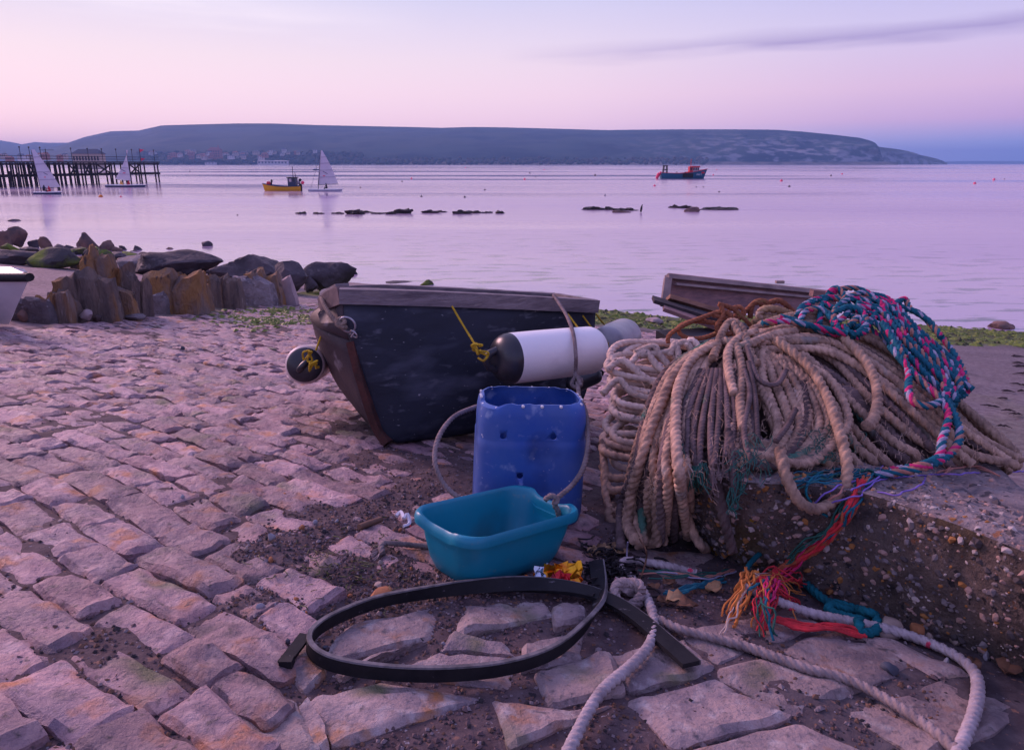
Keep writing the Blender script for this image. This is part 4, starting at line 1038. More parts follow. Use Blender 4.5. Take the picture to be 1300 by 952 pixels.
# registration letters on the bow
tx = bpy.data.curves.new('registration', 'FONT'); tx.body = 'PW 7'; tx.size = 3.0 * s; tx.extrude = .01; tx.align_x = 'CENTER'
to = bpy.data.objects.new('registration', tx); COL.objects.link(to); dg = bpy.context.evaluated_depsgraph_get()
tm = bpy.data.meshes.new_from_object(to.evaluated_get(dg)); bpy.data.objects.remove(to)
tm.materials.clear(); tm.materials.append(PAINT_W)
to = bpy.data.objects.new('registration_letters', tm); COL.objects.link(to); to.parent = fb2
to.location = Vector(((885.5 - 866) * s, -6.6 * s, 4.0 * s)); to.rotation_euler = (radians(86), 0, radians(12))
# small yacht far out
c = sea(401.5, 216.5); s = depth(c) / F; c.z = 0
y_ = thing('yacht', c, 'small dark moored yacht with a bare mast beyond the dinghy sail', 'yacht')
rows, d, sd_ = hull_mb(c, 8 * s, 2.6 * s, 1.3 * s, (-1, 0, 0), sheer=.3)
hull_parts(y_, rows, NAVY, BLK, PAINT_W, PAINT_W)
b = MB(); b.tube([c + Vector((0, 0, .5)), c + Vector((0, 0, 22 * s))], .07, 6); b.build('mast', IRON, y_)
bx(y_, 'cabin', 399.5, 403, 214.2, 215.4, PAINT_W, c, s, 1.4, ref=(401.5, 216.5))
# mooring buoys
DB = mat('buoy_dark', (.03, .025, .03), rough=.6); GB = mat('buoy_grey', (.35, .32, .36), rough=.6)
BU = {'r': (PINK, 'small red mooring buoy floating on the bay'), 'd': (DB, 'small dark mooring buoy floating on the bay'), 'g': (GB, 'small grey mooring buoy floating on the bay')}
for x, y, r, k in ((36, 235.5, 1.2, 'd'), (153.5, 250.3, 1.4, 'r'), (301.5, 273.5, 1, 'd'), (457.5, 238.5, 1, 'd'), (510.5, 231, 1.2, 'd'), (522.5, 227, 1.2, 'r'), (535, 250, 1.5, 'd'), (590, 251, 1.6, 'd'), (615.5, 241.5, 1.3, 'd'),
                   (591, 213.5, .9, 'r'), (666, 228, 1.5, 'r'), (672.5, 220.5, 1.2, 'd'), (680, 225.5, .9, 'd'), (755.5, 222.8, 1.3, 'd'), (768, 248.7, 1.5, 'g'), (831, 236.5, 1.7, 'r'), (884, 238, 1, 'd'), (893, 238, 1, 'd'), (905.5, 222.5, 1, 'r'), (910, 216, .9, 'r'),
                   (913, 244, 1.2, 'd'), (992, 230.3, 1.9, 'r'), (1002, 237.5, 1.7, 'd'), (1055, 223.5, 1.3, 'd'), (1069, 221.5, 1.2, 'r'), (1237.5, 233.5, 1.9, 'r'), (1262, 228.5, 1.7, 'r'), (1275, 228, 1.1, 'g'), (691, 216, .9, 'r'), (241, 218, .9, 'd')):
    q = sea(x, y); sz = r * depth(q) / F; b = MB(); b.lathe([(-.8 * sz, .02), (-.5 * sz, .85 * sz), (.1 * sz, sz), (.7 * sz, .75 * sz), (1.05 * sz, .15 * sz), (1.5 * sz, .1 * sz)], q, q + Vector((0, 0, 1)), 10)
    b.build('mooring_buoy', BU[k][0], label=BU[k][1], cat='buoy', group={'r': 'red', 'd': 'dark', 'g': 'grey'}[k] + ' mooring buoys on the bay')
q = sea(128, 250.3); sz = 2.7 * depth(q) / F; b = MB(); b.lathe([(-.6 * sz, .1 * sz), (-.4 * sz, .9 * sz), (.2 * sz, sz), (.8 * sz, .7 * sz), (1.1 * sz, .15 * sz)], q, q + Vector((0, 0, 1)), 14)
b.build('mooring_buoy', ORG, label='big round orange mooring buoy, largest on the bay', cat='buoy')
# ------------------------------------------------------------------ the old dark dinghy on the slip
HULLM = mat('hull_navy', (.014, .018, .030), (.030, .035, .055), rough=.55, scale=2.5, bump=.5, bscale=9, bdist=.006, stretch=(1, 1, 2.6), rough2=.8,
            specks=[((.085, .092, .13), 3.0, .53, .2), ((.13, .135, .17), 13, .60, .2), ((.30, .29, .32), 40, .70, .04)])
BOWM = mat('hull_maroon', (.075, .052, .058), (.045, .034, .042), rough=.6, scale=5, bump=.4, specks=[((.20, .17, .19), 9, .64, .06)])
OLDW = mat('weathered_wood', (.26, .22, .235), (.14, .115, .13), rough=.9, scale=7, stretch=(1, 1, 5), bump=1, bscale=26, bdist=.006, specks=[((.26, .22, .22), 14, .6, .06)])
RUSTW = mat('stem_wood', (.085, .030, .026), (.038, .02, .02), rough=.85, scale=14, bump=1, bscale=40, bdist=.006)
STEEL = mat('shackle_steel', (.55, .55, .6), (.35, .33, .36), rough=.35, metallic=.9, scale=30)
Sg = spline([at(437, 375, 2.50), at(520, 377, 2.545), at(640, 382, 2.74), at(757, 388, 3.02)], .04)
Pg = spline([at(413, 388, 2.66), at(421, 373, 3.0), at(500, 368, 3.45), at(705, 378, 3.75)], .04)
NU, NVV = 26, 12
def rs_curve(P, n): return [P[0].lerp(P[0], 0)] if n == 0 else [P[min(len(P) - 1, int(round(i / n * (len(P) - 1))))] for i in range(n + 1)]
Sg = rs_curve(Sg, NU); Pg = rs_curve(Pg, NU)
T_ = at(449, 433, 2.52); K0 = gr(494, 562, .012); K1 = gr(735, 560, .04)
K1 = at(735, 512, 3.0)
Kc = [T_, at(458, 470, 2.525), at(470, 510, 2.535), at(482, 543, 2.56), K0] 
keel = spline(Kc + [K0.lerp(K1, .3) , K0.lerp(K1, .65), K1], .03)
# station mapping: the stem takes the first 24 percent of the stations
def keel_at(u):
    stem = spline(Kc, .01)
    if u < .24: return stem[int(u / .24 * (len(stem) - 1))]
    v = (u - .24) / .76; q = K0.lerp(K1, v); q.z = lerp(K0.z, K1.z, v ** 1.5) - .03 * sin(pi * v); return q
KE = [keel_at(i / NU) for i in range(NU + 1)]
def side(gun, ke, bulge, toward):
    rows = []
    for i, (g, k) in enumerate(zip(gun, ke)):
        u = i / NU
        c = Vector((lerp(g.x, k.x, .06), lerp(g.y, k.y, .06), lerp(g.z, k.z, .92 if u > .2 else lerp(.62, .92, u / .2)))) + toward * bulge(u)
        rows.append([(g * (1 - v) ** 2 + c * 2 * v * (1 - v) + k * v * v) for v in [j / NVV for j in range(NVV + 1)]])
    return rows
tow = Vector((-.15, -1, 0)).normalized()
left_ = Vector((-1, -.1, 0)).normalized()
star = side(Sg, KE, lambda u: .05 + .10 * sin(pi * min(1, u * 1.1)), tow)
port = side(Pg, KE, lambda u: .10 * (1 - u) ** 2 + .05, left_)
org = Vector((K0.x, K0.y, G(K0.x, K0.y)))
boat = thing('dinghy', org, 'old dark blue wooden dinghy lying heeled over on the cobbles', 'dinghy')
hb = MB()
for rws, mi in ((star, 0), (port, 1)):
    k = NVV + 1; vs = [p for r in rws for p in r]
    fs = [(i * k + j, (i + 1) * k + j, (i + 1) * k + j + 1, i * k + j + 1) for i in range(NU) for j in range(NVV)]
    hb.add(vs, fs if mi == 0 else [f[::-1] for f in fs], mi)
# bow flat and stern flat
e0 = len(hb.v); ring = star[0] + port[0][-2::-1]; hb.add(ring, [tuple(range(len(ring)))], 1)
ring = star[-1] + port[-1][-2::-1]; hb.add(ring, [tuple(range(len(ring)))[::-1]], 0)
ho = hb.build('hull', [HULLM, BOWM], boat, angle=50)
sm = ho.modifiers.new('solid', 'SOLIDIFY'); sm.thickness = .014; sm.offset = 0
# inside floor so the hull is not a hollow shell seen from above
fl = MB(); vs = []
for i in range(2, NU + 1): vs += [star[i][6].lerp(port[i][6], .04), star[i][6].lerp(port[i][6], .96)]
fl.add(vs, [(2 * i, 2 * i + 1, 2 * i + 3, 2 * i + 2) for i in range(NU - 2)]); fl.build('floor_boards', OLDW, boat)
def rail(pts, w, h, name, m=OLDW, lift=.0, out=None):
    b = MB(); P = pts; fr_ = []
    for i, p in enumerate(P):
        t = (P[min(i + 1, len(P) - 1)] - P[max(i - 1, 0)]).normalized(); s_ = t.cross(Vector((0, 0, 1))).normalized(); u_ = s_.cross(t).normalized()
        nz = .002 * N3(p, 14)
        c = p + u_ * lift
        fr_ += [c + s_ * (w / 2 + nz) + u_ * h / 2, c - s_ * w / 2 + u_ * (h / 2 + nz), c - s_ * w / 2 - u_ * h / 2, c + s_ * (w / 2 + nz) - u_ * (h / 2 - nz)]
    n = len(P); b.add(fr_, [(4 * i + j, 4 * i + (j + 1) % 4, 4 * i + 4 + (j + 1) % 4, 4 * i + 4 + j) for i in range(n - 1) for j in range(4)] + [(3, 2, 1, 0), (4 * n - 4, 4 * n - 3, 4 * n - 2, 4 * n - 1)])
    return b.build(name, m, boat, angle=30)
ext = (Sg[0] - Sg[1]).normalized() * .012
rail([Sg[0] + ext + tow * .012] + [p + tow * .012 for p in Sg[1:]] + [Sg[-1] + (Sg[-1] - Sg[-2]).normalized() * .012 + tow * .012], .036, .056, 'gunwale_board')
rail([p - tow * .0 for p in Pg[2:]], .036, .05, 'gunwale_board')
bowr = [Sg[0] + Vector((-.006, .0, .002)), Sg[0].lerp(Pg[0], .5) + Vector((-.012, 0, .004)), Pg[0] + Vector((-.008, 0, -.004))]
rail(bowr, .034, .064, 'bow_board', mat('bow_board_wood', (.22, .155, .155), (.13, .095, .10), rough=.9, scale=9, bump=1, bscale=30, bdist=.005))
rail([Sg[0] + Vector((-.01, .02, .03)), Sg[0].lerp(Pg[2], .5) + Vector((0, 0, .03)), Pg[3]], .05, .02, 'breasthook')
rail([Sg[-1], Pg[-1]], .03, .05, 'stern_board')
# stem strip
b = MB(); stem = spline(Kc, .03); vs = []
for i, p in enumerate(stem):
    t = (stem[min(i + 1, len(stem) - 1)] - stem[max(0, i - 1)]).normalized(); s_ = Vector((.92, -.38, 0)); o_ = s_.cross(t).normalized()
    if o_.y > 0: o_ = -o_
    s2 = t.cross(o_).normalized()
    if s2.x < 0: s2 = -s2
    w = .034 + .006 * N3(p, 9)
    vs += [p + o_ * .022 - s2 * w * .55, p + o_ * .024 + s2 * w * .45, p - o_ * .02 + s2 * w * .5, p - o_ * .02 - s2 * w * .6]
n = len(stem); b.add(vs, [(4 * i + j, 4 * i + (j + 1) % 4, 4 * i + 4 + (j + 1) % 4, 4 * i + 4 + j) for i in range(n - 1) for j in range(4)] + [(0, 1, 2, 3), (4 * n - 1, 4 * n - 2, 4 * n - 3, 4 * n - 4)])
b.build('stem_strip', RUSTW, boat, angle=30)
# ring and shackle on the stem head
def torus_pts(c, a, b_, n=18): return [c + a * cos(2 * pi * i / n) + b_ * sin(2 * pi * i / n) for i in range(n + 1)]
b = MB(); b.tube(torus_pts(at(441, 412, 2.47), Vector((.028, 0, -.012)), Vector((.008, -.004, .026))), .0038, 8); b.build('ring', STEEL, boat)
b = MB(); b.tube(torus_pts(at(449, 424, 2.47), Vector((.012, 0, -.010)), Vector((.004, -.010, .010))), .003, 7); b.tube([at(446, 428, 2.475), at(451, 420, 2.465)], .004, 6); b.build('shackle', STEEL, boat)
b = MB()
rope(b, [at(408, 378, 2.62), at(411, 386, 2.55), at(418, 398, 2.50), at(426, 408, 2.475), at(434, 411, 2.465), at(440, 417, 2.462)], .0085, seed=3)
rope(b, [at(428, 406, 2.47), at(433, 413, 2.455), at(438, 408, 2.46), at(432, 404, 2.47), at(428, 412, 2.46), at(437, 416, 2.455)], .008, seed=4)
ROPE_T = mat('rope_tan', (.30, .215, .17), (.17, .12, .10), rough=.95, scale=30, bump=1, bscale=160, bdist=.002, sheen=.2)
b.build('painter', ROPE_T, boat, angle=80)

# ------------------------------------------------------------------ fenders
FW = mat('fender_white', (.86, .82, .80), (.66, .62, .63), rough=.38, spec=.45, scale=4, lo=.52, hi=.72, specks=[((.33, .17, .07), 3.2, .70, .05), ((.38, .36, .40), 9, .70, .05)], bump=.15)
FB_ = mat('fender_black', (.018, .018, .024), (.035, .035, .045), rough=.32, spec=.5, scale=8)
FG = mat('fender_grey', (.36, .35, .37), (.20, .19, .22), rough=.35, spec=.5, scale=5, specks=[((.45, .33, .12), 4, .66, .05)])
YC = mat('cord_yellow', (.62, .40, .02), (.35, .22, .02), rough=.8, scale=40, bump=.6, bscale=200, bdist=.002)
def fender(A, B, r, mats, label, cap=.1, lug_dir=None, blk=14):
    A, B = Vector(A), Vector(B); L_ = (B - A).length; f = thing('fender', (A + B) / 2 - Vector((0, 0, r)), label, 'fender')
    b = MB(); prof = []
    for i in range(15):
        a = i / 14 * pi / 2; prof.append((cap * (1 - cos(a)) , r * (.12 + .88 * sin(a) ** .85)))
    prof += [(cap + .004, r * 1.0), (L_ * .35, r * 1.012), (L_ * .65, r * 1.012), (L_ - cap - .004, r)]
    for i in range(14, -1, -1): a = i / 14 * pi / 2; prof.append((L_ - cap * (1 - cos(a)), r * (.12 + .88 * sin(a) ** .85)))
    n = len(prof); mis = [1] * blk + [0] * (n - 1 - 7 - blk) + [2] * 7
    b.lathe(prof, A, B, 40, mis=mis); b.build('body', mats, f, angle=60)
    d = (A - B).normalized(); ld = lug_dir or Vector((0, 0, -1)); u = (ld - d * ld.dot(d)).normalized()
    b = MB(); b.tube([A + u * r * .42 - d * .02, A + d * r * .26 + u * r * .26, A + d * r * .40, A + d * r * .26 - u * r * .26, A - u * r * .42 - d * .02], [r * .15, r * .155, r * .16, r * .155, r * .15], 10); b.build('lug', mats[1], f, angle=80)
    return f
def cord(f, pts, r=.0042, knots=(), seed=0, name='cord'):
    b = MB(); rope(b, pts, r, pitch=r * 5, per=3, seed=seed)
    rn = random.Random(seed)
    for kp in knots:
        q = [kp + Vector((rn.uniform(-1, 1), rn.uniform(-1, .2), rn.uniform(-1, 1))) * .020 for _ in range(7)]
        rope(b, q, r, pitch=r * 5, per=3, seed=seed + 1)
    return b.build(name, YC, f, angle=80)
fA = fender(at(628, 457, 2.36), at(762, 443, 2.62), .090, [FW, FB_, FB_], 'big white fender with black ends hung along the side of the dinghy', cap=.062, lug_dir=Vector((.2, 0, -1)))
cord(fA, [at(574, 389, 2.555), at(588, 413, 2.50), at(601, 434, 2.40), at(606, 444, 2.33)], knots=[at(606, 444, 2.32), at(612, 449, 2.31), at(607, 438, 2.34)], seed=5)
cord(fA, [at(721, 399, 2.86), at(730, 411, 2.75), at(739, 423, 2.60)], seed=6)
fB = fender(at(386, 463.5, 2.72), at(401, 459, 3.12), .079, [mat('fender_cream', (.66, .54, .52), (.5, .4, .4), rough=.45, scale=6), FB_, FB_], 'fender seen end on, black cap with a pale rim, hanging off the bow', cap=.042, lug_dir=Vector((-.8, 0, -.8)), blk=9)
cord(fB, [at(416, 407, 2.66), at(408, 426, 2.64), at(401, 445, 2.62)], knots=[at(397, 452, 2.61), at(400, 458, 2.60), at(391, 450, 2.62), at(400, 466, 2.61)], seed=7)
cord(fB, [at(411, 436, 2.80), at(409, 444, 2.82), at(406, 452, 2.84)], r=.004, seed=9)
fC = fender(at(766, 440, 3.0), at(796, 424, 3.42), .085, [FG, FG, FG], 'scuffed grey fender hanging behind the stern end of the dinghy', cap=.07, lug_dir=Vector((0, 0, 1)))
cord(fC, [at(737, 397, 2.98), at(748, 412, 2.96), at(758, 426, 2.93), at(763, 434, 2.91)], knots=[at(763, 433, 2.90), at(766, 437, 2.90), at(764, 441, 2.90)], seed=8)
cord(fC, [at(757, 399, 3.10), at(762, 406, 3.12), at(768, 413, 3.15)], seed=11)
fD = fender(at(762, 474, 2.85), at(720, 492, 2.80), .035, [FB_, FB_, FB_], 'black tube fender tucked under the big white one', cap=.03)
# dark boulder under the hull
b = MB(); q = gr(636, 560); rock(b, q, .30, .24, .20, 77, planes=10); b.build('rock', RD, label='dark rounded rock propped under the hull behind the blue can', cat='rock')

# ------------------------------------------------------------------ blue cut-down can
PLB = mat('plastic_blue', (.02, .085, .37), (.045, .11, .34), rough=.42, spec=.4, scale=5, bump=.25, bscale=22, bdist=.004, specks=[((.07, .13, .36), 6, .46, .25), ((.20, .27, .50), 24, .60, .14), ((.5, .52, .62), 80, .70, .05), ((.008, .03, .15), 6, .58, .2)])
KB = gr(667, 668); tb = depth(KB)
Wd, Dp, Hh = .302, .225, .348
up = (NRM * .55 + Vector((0, 0, 1)) * .45).normalized()
ax = Vector((1, .10, 0)); ax = (ax - up * ax.dot(up)).normalized(); ay = up.cross(ax).normalized()
cb = KB + ay * Dp * .5 + Vector((.012, 0, -.004))
def rrect(w, d, r, n=6):
    out = []
    for cx, cy, a0 in ((w / 2 - r, d / 2 - r, 0), (-w / 2 + r, d / 2 - r, pi / 2), (-w / 2 + r, -d / 2 + r, pi), (w / 2 - r, -d / 2 + r, 3 * pi / 2)):
        out += [(cx + r * cos(a0 + pi / 2 * i / n), cy + r * sin(a0 + pi / 2 * i / n)) for i in range(n + 1)]
    out2 = []
    m = len(out)
    for i in range(m):      # extra points along the flats
        a, b2 = Vector(out[i]), Vector(out[(i + 1) % m]); out2.append(a)
        if i % (n + 1) == n: out2 += [a.lerp(b2, k / 8) for k in range(1, 8)]
    return out2
can = thing('jerrycan', cb, 'blue plastic can with its top cut off, behind the teal washing-up bowl', 'can')
def ring_at(z, w, d, r): return [cb + ax * x + ay * y + up * z for x, y in rrect(w, d, r)]
b = MB(); rg_ = []
for z, sc_, r in ((0, .93, .05), (.008, .97, .055), (.03, 1, .055), (.10, 1.0, .055), (.16, 1.002, .055), (.22, 1.0, .055), (.236, 1.0, .055), (.241, .985, .053), (.248, .985, .053), (.28, .985, .053), (.31, .975, .055), (.33, .955, .06), (Hh, .90, .07)):
    rg_.append(ring_at(z, Wd * sc_, Dp * sc_, r))
jag = [.004 * N3((i * .9, 0, 0), 1) + (.010 if 26 < i < 33 else 0) for i in range(len(rg_[0]))]
rg_[-1] = [p - up * (j + .004) for p, j in zip(rg_[-1], jag)]
inn = [[cb + (p - cb) * 1.0 - (p - cb - up * (p - cb).dot(up)).normalized() * .005 for p in rr_] for rr_ in rg_[::-1]]
allr = rg_ + inn; m_ = len(rg_[0])
for rr_ in allr: b.v += [tuple(p) for p in rr_]
for i in range(len(allr) - 1):
    for j in range(m_): b.f.append((i * m_ + j, i * m_ + (j + 1) % m_, (i + 1) * m_ + (j + 1) % m_, (i + 1) * m_ + j)); b.mi.append(0)
b.f.append(tuple(range(m_))[::-1]); b.mi.append(0); b.f.append(tuple(range((len(allr) - 1) * m_, len(allr) * m_))); b.mi.append(0)
co = b.build('body', PLB, can, angle=45)
def cutter(c, d, r):
    k = MB(); k.lathe([(-.03, r), (.03, r)], c, c + d, 20); return k.build('cutter', PLB)
def on_front(px, py):   # sight line meets the front face of the can
    r = ray(px, py); n = -ay; p0_ = cb - ay * Dp / 2; t = (p0_ - Vector((0, 0, CH))).dot(n) / r.dot(n); return Vector((0, 0, CH)) + r * t
holes = [on_front(639, 554), on_front(703, 555), on_front(660, 604)]
cs = [cutter(h, -ay, .0088) for h in holes]
for c_ in cs:
    md = co.modifiers.new('b', 'BOOLEAN'); md.object = c_; md.operation = 'DIFFERENCE'; md.solver = 'EXACT'
dg = bpy.context.evaluated_depsgraph_get(); nm = bpy.data.meshes.new_from_object(co.evaluated_get(dg)); co.modifiers.clear(); co.data = nm
for c_ in cs: bpy.data.objects.remove(c_)
TIE = mat('tie_white', (.75, .72, .74), rough=.5)
tz = []
P_ = rg_[-1]
for i in [int(q * m_ / 17) for q in range(17)]:
    p = P_[i]; od = (p - cb - up * (p - cb).dot(up)).normalized(); k = MB()
    V1_, F1_ = ICO[1]
    k.add([p + Vector((v.x, v.y, v.z)) * .0052 + od * .004 - up * .004 for v in V1_], F1_)
    k.build('cable_tie', TIE, can)

# ------------------------------------------------------------------ teal washing-up bowl
TEAL = mat('plastic_teal', (.004, .215, .32), (.006, .19, .285), rough=.38, spec=.45, scale=3, bump=.12, bscale=40, bdist=.002, specks=[((.02, .12, .17), 6, .52, .25), ((.05, .2, .26), 40, .66, .08)])
Rh = .128
c0, c1, c2, c3 = gr(524, 657, Rh), gr(606, 694, Rh), gr(746, 655, Rh), gr(657, 625, Rh)
cc = (c0 + c1 + c2 + c3) / 4 + Vector((-.006, .022, -.003))
ux = ((c2 - c1) + (c3 - c0)).normalized(); bn = NRM; ux = (ux - bn * ux.dot(bn)).normalized(); uy = bn.cross(ux).normalized()
Lx = ((c2 - c1).length + (c3 - c0).length) / 2 * 1.10; Ly = ((c1 - c0).length + (c3 - c2).length) / 2 * 1.10
gb = cc - bn * Rh * 1.02
tub = thing('washing_up_bowl', gb, 'teal plastic washing-up bowl standing on the stones before the blue can', 'bowl')
def tring(z, sx_, sy_, r, notch=0):
    out = []
    for x, y in rrect(Lx * sx_, Ly * sy_, r, 7):
        dz = 0
        if notch and abs(y) < Ly * .30 and abs(abs(x) - Lx * sx_ / 2) < .02: 
            k = smooth(.30, .16, abs(y) / Ly) if False else (1 - smooth(Ly * .14, Ly * .30, abs(y))); dz = -.010 * k * notch; x += -.008 * k * notch * (1 if x > 0 else -1)
        out.append(gb + ux * x + uy * y + bn * (z + dz))
    return out
prof = [(.002, .60, .54, .045), (.004, .70, .66, .05), (.014, .77, .73, .055), (.035, .815, .79, .048), (.075, .875, .86, .047), (.104, .905, .895, .046), (.106, .975, .965, .050), (.107, 1.0, .998, .052), (.116, 1.006, 1.006, .052), (.125, .995, .993, .051), (.129, .972, .968, .049), (.127, .945, .938, .058),
        (.121, .925, .915, .056), (.100, .895, .885, .055), (.07, .86, .845, .054), (.03, .80, .775, .052), (.012, .74, .70, .05), (.009, .5, .45, .03)]
b = MB(); rings = [tring(z * 1.10, a, q, r, notch=1 if z > .1 else 0) for z, a, q, r in prof]; m_ = len(rings[0])
for rr_ in rings: b.v += [tuple(p) for p in rr_]
for i in range(len(rings) - 1):
    for j in range(m_): b.f.append((i * m_ + j, i * m_ + (j + 1) % m_, (i + 1) * m_ + (j + 1) % m_, (i + 1) * m_ + j)); b.mi.append(0)
b.f += [tuple(range(m_))[::-1], tuple(range((len(rings) - 1) * m_, len(rings) * m_))]; b.mi += [0, 0]
b.build('body', TEAL, tub, angle=60)
wt = MB(); wr = tring(.022, .775, .745, .05); wt.add(wr, [tuple(range(len(wr)))])
wt.build('bowl_water', mat('bowl_water', (.008, .045, .045), (.02, .05, .04), rough=.12, spec=.5, scale=6), tub, smooth=False)

# ------------------------------------------------------------------ black strip bent into a hoop
RUB = mat('rubber_black', (.008, .008, .011), (.018, .017, .02), rough=.62, spec=.2, scale=14, bump=.4, bscale=60, bdist=.002, specks=[((.10, .09, .10), 45, .68, .04)])
EDGE = mat('rubber_edge_sheen', (.17, .155, .165), (.07, .065, .07), rough=.6, scale=40)  # paler tone along the upper edge, painting in the rubber's shine
hp = [(866, 852, .026, .95), (838, 826, .026, .93), (800, 794, .03, .9), (764, 773, .034, .8), (715, 760, .032, .55), (640, 755, .03, .3), (560, 759, .028, .15), (490, 768, .026, 0), (430, 790, .026, 0), (397, 812, .026, 0), (394, 832, .026, 0), (420, 850, .026, 0),
      (480, 861, .026, 0), (560, 864, .026, 0), (640, 856, .026, 0), (700, 836, .026, 0), (738, 806, .028, .1), (752, 780, .028, .4), (752, 752, .03, .6), (747, 724, .04, .7)]
pts = spline([gr(x, y, .003) for x, y, h, f in hp], .012)
hs = spline([Vector((h, f, i)) for i, (x, y, h, f) in enumerate(hp)], .05)
strip = thing('rubber_strip', gr(570, 805), 'long black rubber strip bent into a hoop on the stones in front of the bowl', 'rubber strip')
b = MB(); e = MB(); vs, ve = [], []
n = len(pts)
for i, p in enumerate(pts):
    q = hs[min(len(hs) - 1, int(i / (n - 1) * (len(hs) - 1)))]; lift, flat = q.x, q.y
    t = (pts[min(i + 1, n - 1)] - pts[max(0, i - 1)]).normalized(); s_ = t.cross(NRM).normalized()
    wdir = (NRM * (1 - flat) + s_ * flat * 1.3).normalized(); th = wdir.cross(t).normalized()
    h_ = .023 + .015 * flat; base = p + NRM * max(0, lift - .026) * .8
    base = base + NRM * (.010 * flat)
    vs += [base + th * .0045, base + th * .0045 + wdir * h_ * .5, base + th * .0045 + wdir * h_, base - th * .0045 + wdir * h_, base - th * .0045 + wdir * h_ * .5 , base - th * .0045]
    ve += [base + th * .0050 + wdir * (h_ + .0002), base + th * .004 + wdir * (h_ + .003), base - th * .004 + wdir * (h_ + .003), base - th * .0050 + wdir * (h_ + .0002)]
b.add(vs, [(6 * i + j, 6 * i + (j + 1) % 6, 6 * i + 6 + (j + 1) % 6, 6 * i + 6 + j) for i in range(n - 1) for j in range(6)] + [(5, 4, 3, 2, 1, 0), tuple(range(6 * n - 6, 6 * n))])
e.add(ve, [(4 * i + j, 4 * i + (j + 1) % 4, 4 * i + 4 + (j + 1) % 4, 4 * i + 4 + j) for i in range(n - 1) for j in range(4)] + [(3, 2, 1, 0), tuple(range(4 * n - 4, 4 * n))])
b.build('band', RUB, strip, angle=35); e.build('edge_sheen', EDGE, strip, angle=35)
b = MB(); b.beam(gr(360, 842, .008), gr(388, 806, .016), .022, .006, NRM); b.box(gr(364, 840, .010), (.022, .016, .014)); b.build('rubber_strip', RUB, label='short broken black strip end left of the hoop', cat='rubber strip')

# ------------------------------------------------------------------ white dinghy poking in from the left
wd = thing('dinghy', gr(-10, 418), 'white fibreglass dinghy with a black rubbing band, cut by the left edge', 'dinghy')
tW = 4.35
b = MB(); rows = []
for i in range(15):
    u = i / 14; x0 = lerp(38, -330, u)
    top = at(x0, 352, tW + .25 * u); k = at(lerp(12, -330, u) , 416 + 8 * min(1, u * 3), tW + .35)
    k.z = max(k.z, G(k.x, k.y) + .02)
    hb_ = .03 + .22 * min(1, u * 2.2) ** .6; row_ = []
    for j in range(9):
        v = j / 8; q = top.lerp(k, v); q.y -= .10 * sin(pi * v * .8) * min(1, u * 5); row_.append(q)
    far = top + Vector((-.1, 2 * hb_, 0)); kk = k + Vector((0, .02, 0))
    for j in range(7, -1, -1):
        v = j / 8; q = far.lerp(kk, v); row_.append(q)
    rows.append(row_)
k = len(rows[0]); b.add([p for r in rows for p in r], [(i * k + j, i * k + j + 1, (i + 1) * k + j + 1, (i + 1) * k + j) for i in range(14) for j in range(k - 1)] + [tuple(range(k))[::-1], tuple(range(14 * k, 15 * k))])
b.build('hull', mat('gelcoat_white', (.72, .72, .78), (.55, .55, .62), rough=.35, spec=.5, scale=2), wd, angle=50)
b = MB(); b.tube([r[0] + Vector((0, -.012, 0)) for r in rows] , .028, 10); b.build('rubbing_band', BLK, wd); b = MB(); b.tube([rows[0][0]] + [rows[0][-1]] + [r[-1] for r in rows[1:]], .028, 8); b.build('rubbing_band', BLK, wd)
b = MB(); vs = []
for r in rows: vs += [r[0] + Vector((0, 0, .02)), (r[0] + r[-1]) / 2 + Vector((0, 0, .05)), r[-1] + Vector((0, 0, .02))]
b.add(vs, [(3 * i + j, 3 * i + j + 1, 3 * i + 4 + j, 3 * i + 3 + j) for i in range(14) for j in range(2)] + [(0, 1, 2)]); b.build('foredeck', PAINT_W, wd)
# ------------------------------------------------------------------ old wooden hatch lying behind the ropes
OW = mat('hatch_wood', (.30, .165, .155), (.16, .095, .10), rough=.85, scale=9, stretch=(.6, 3, 6), bump=1, bscale=26, bdist=.006, specks=[((.20, .15, .15), 14, .64, .06)])
OWL = mat('hatch_edge', (.36, .27, .25), (.22, .165, .165), rough=.9, scale=12, bump=1, bscale=30, bdist=.005)
hat = thing('wooden_tray', at(940, 425, 2.9), 'old brown wooden tray with raised edges behind the rope heap', 'wooden tray')
def plank(a, b_, w, h, name, m, upv=Vector((0, 0, 1))): k = MB(); k.beam(a, b_, w, h, upv); return k.build(name, m, hat, smooth=False)
tA, tB = 2.85, 3.25
TL, TR, BL, BR = at(846, 349, tA), at(1062, 372, tB), at(843, 385, tA - .03), at(1062, 412, tB - .05)
upb = (TL - BL).normalized()
k = MB(); th = Vector((.02, .05, 0)); k.add([TL, TR, BR, BL, TL + th, TR + th, BR + th, BL + th], [(0, 3, 2, 1), (4, 5, 6, 7), (0, 1, 5, 4), (3, 7, 6, 2), (0, 4, 7, 3), (1, 2, 6, 5)]); k.build('back_board', OW, hat, smooth=False)
plank(TL + Vector((0, -.012, -.006)), TR + Vector((0, -.012, -.006)), .03, .018, 'top_rim', OWL, upb)
plank(BL + Vector((-.002, -.014, -.01)), TL + Vector((.004, -.014, -.012)), .03, .022, 'side_rim', OWL, Vector((0, 1, 0)))
plank(TL + Vector((.035, -.022, -.036)), TR + Vector((0, -.022, -.03)), .014, .010, 'batten', OWL, upb)
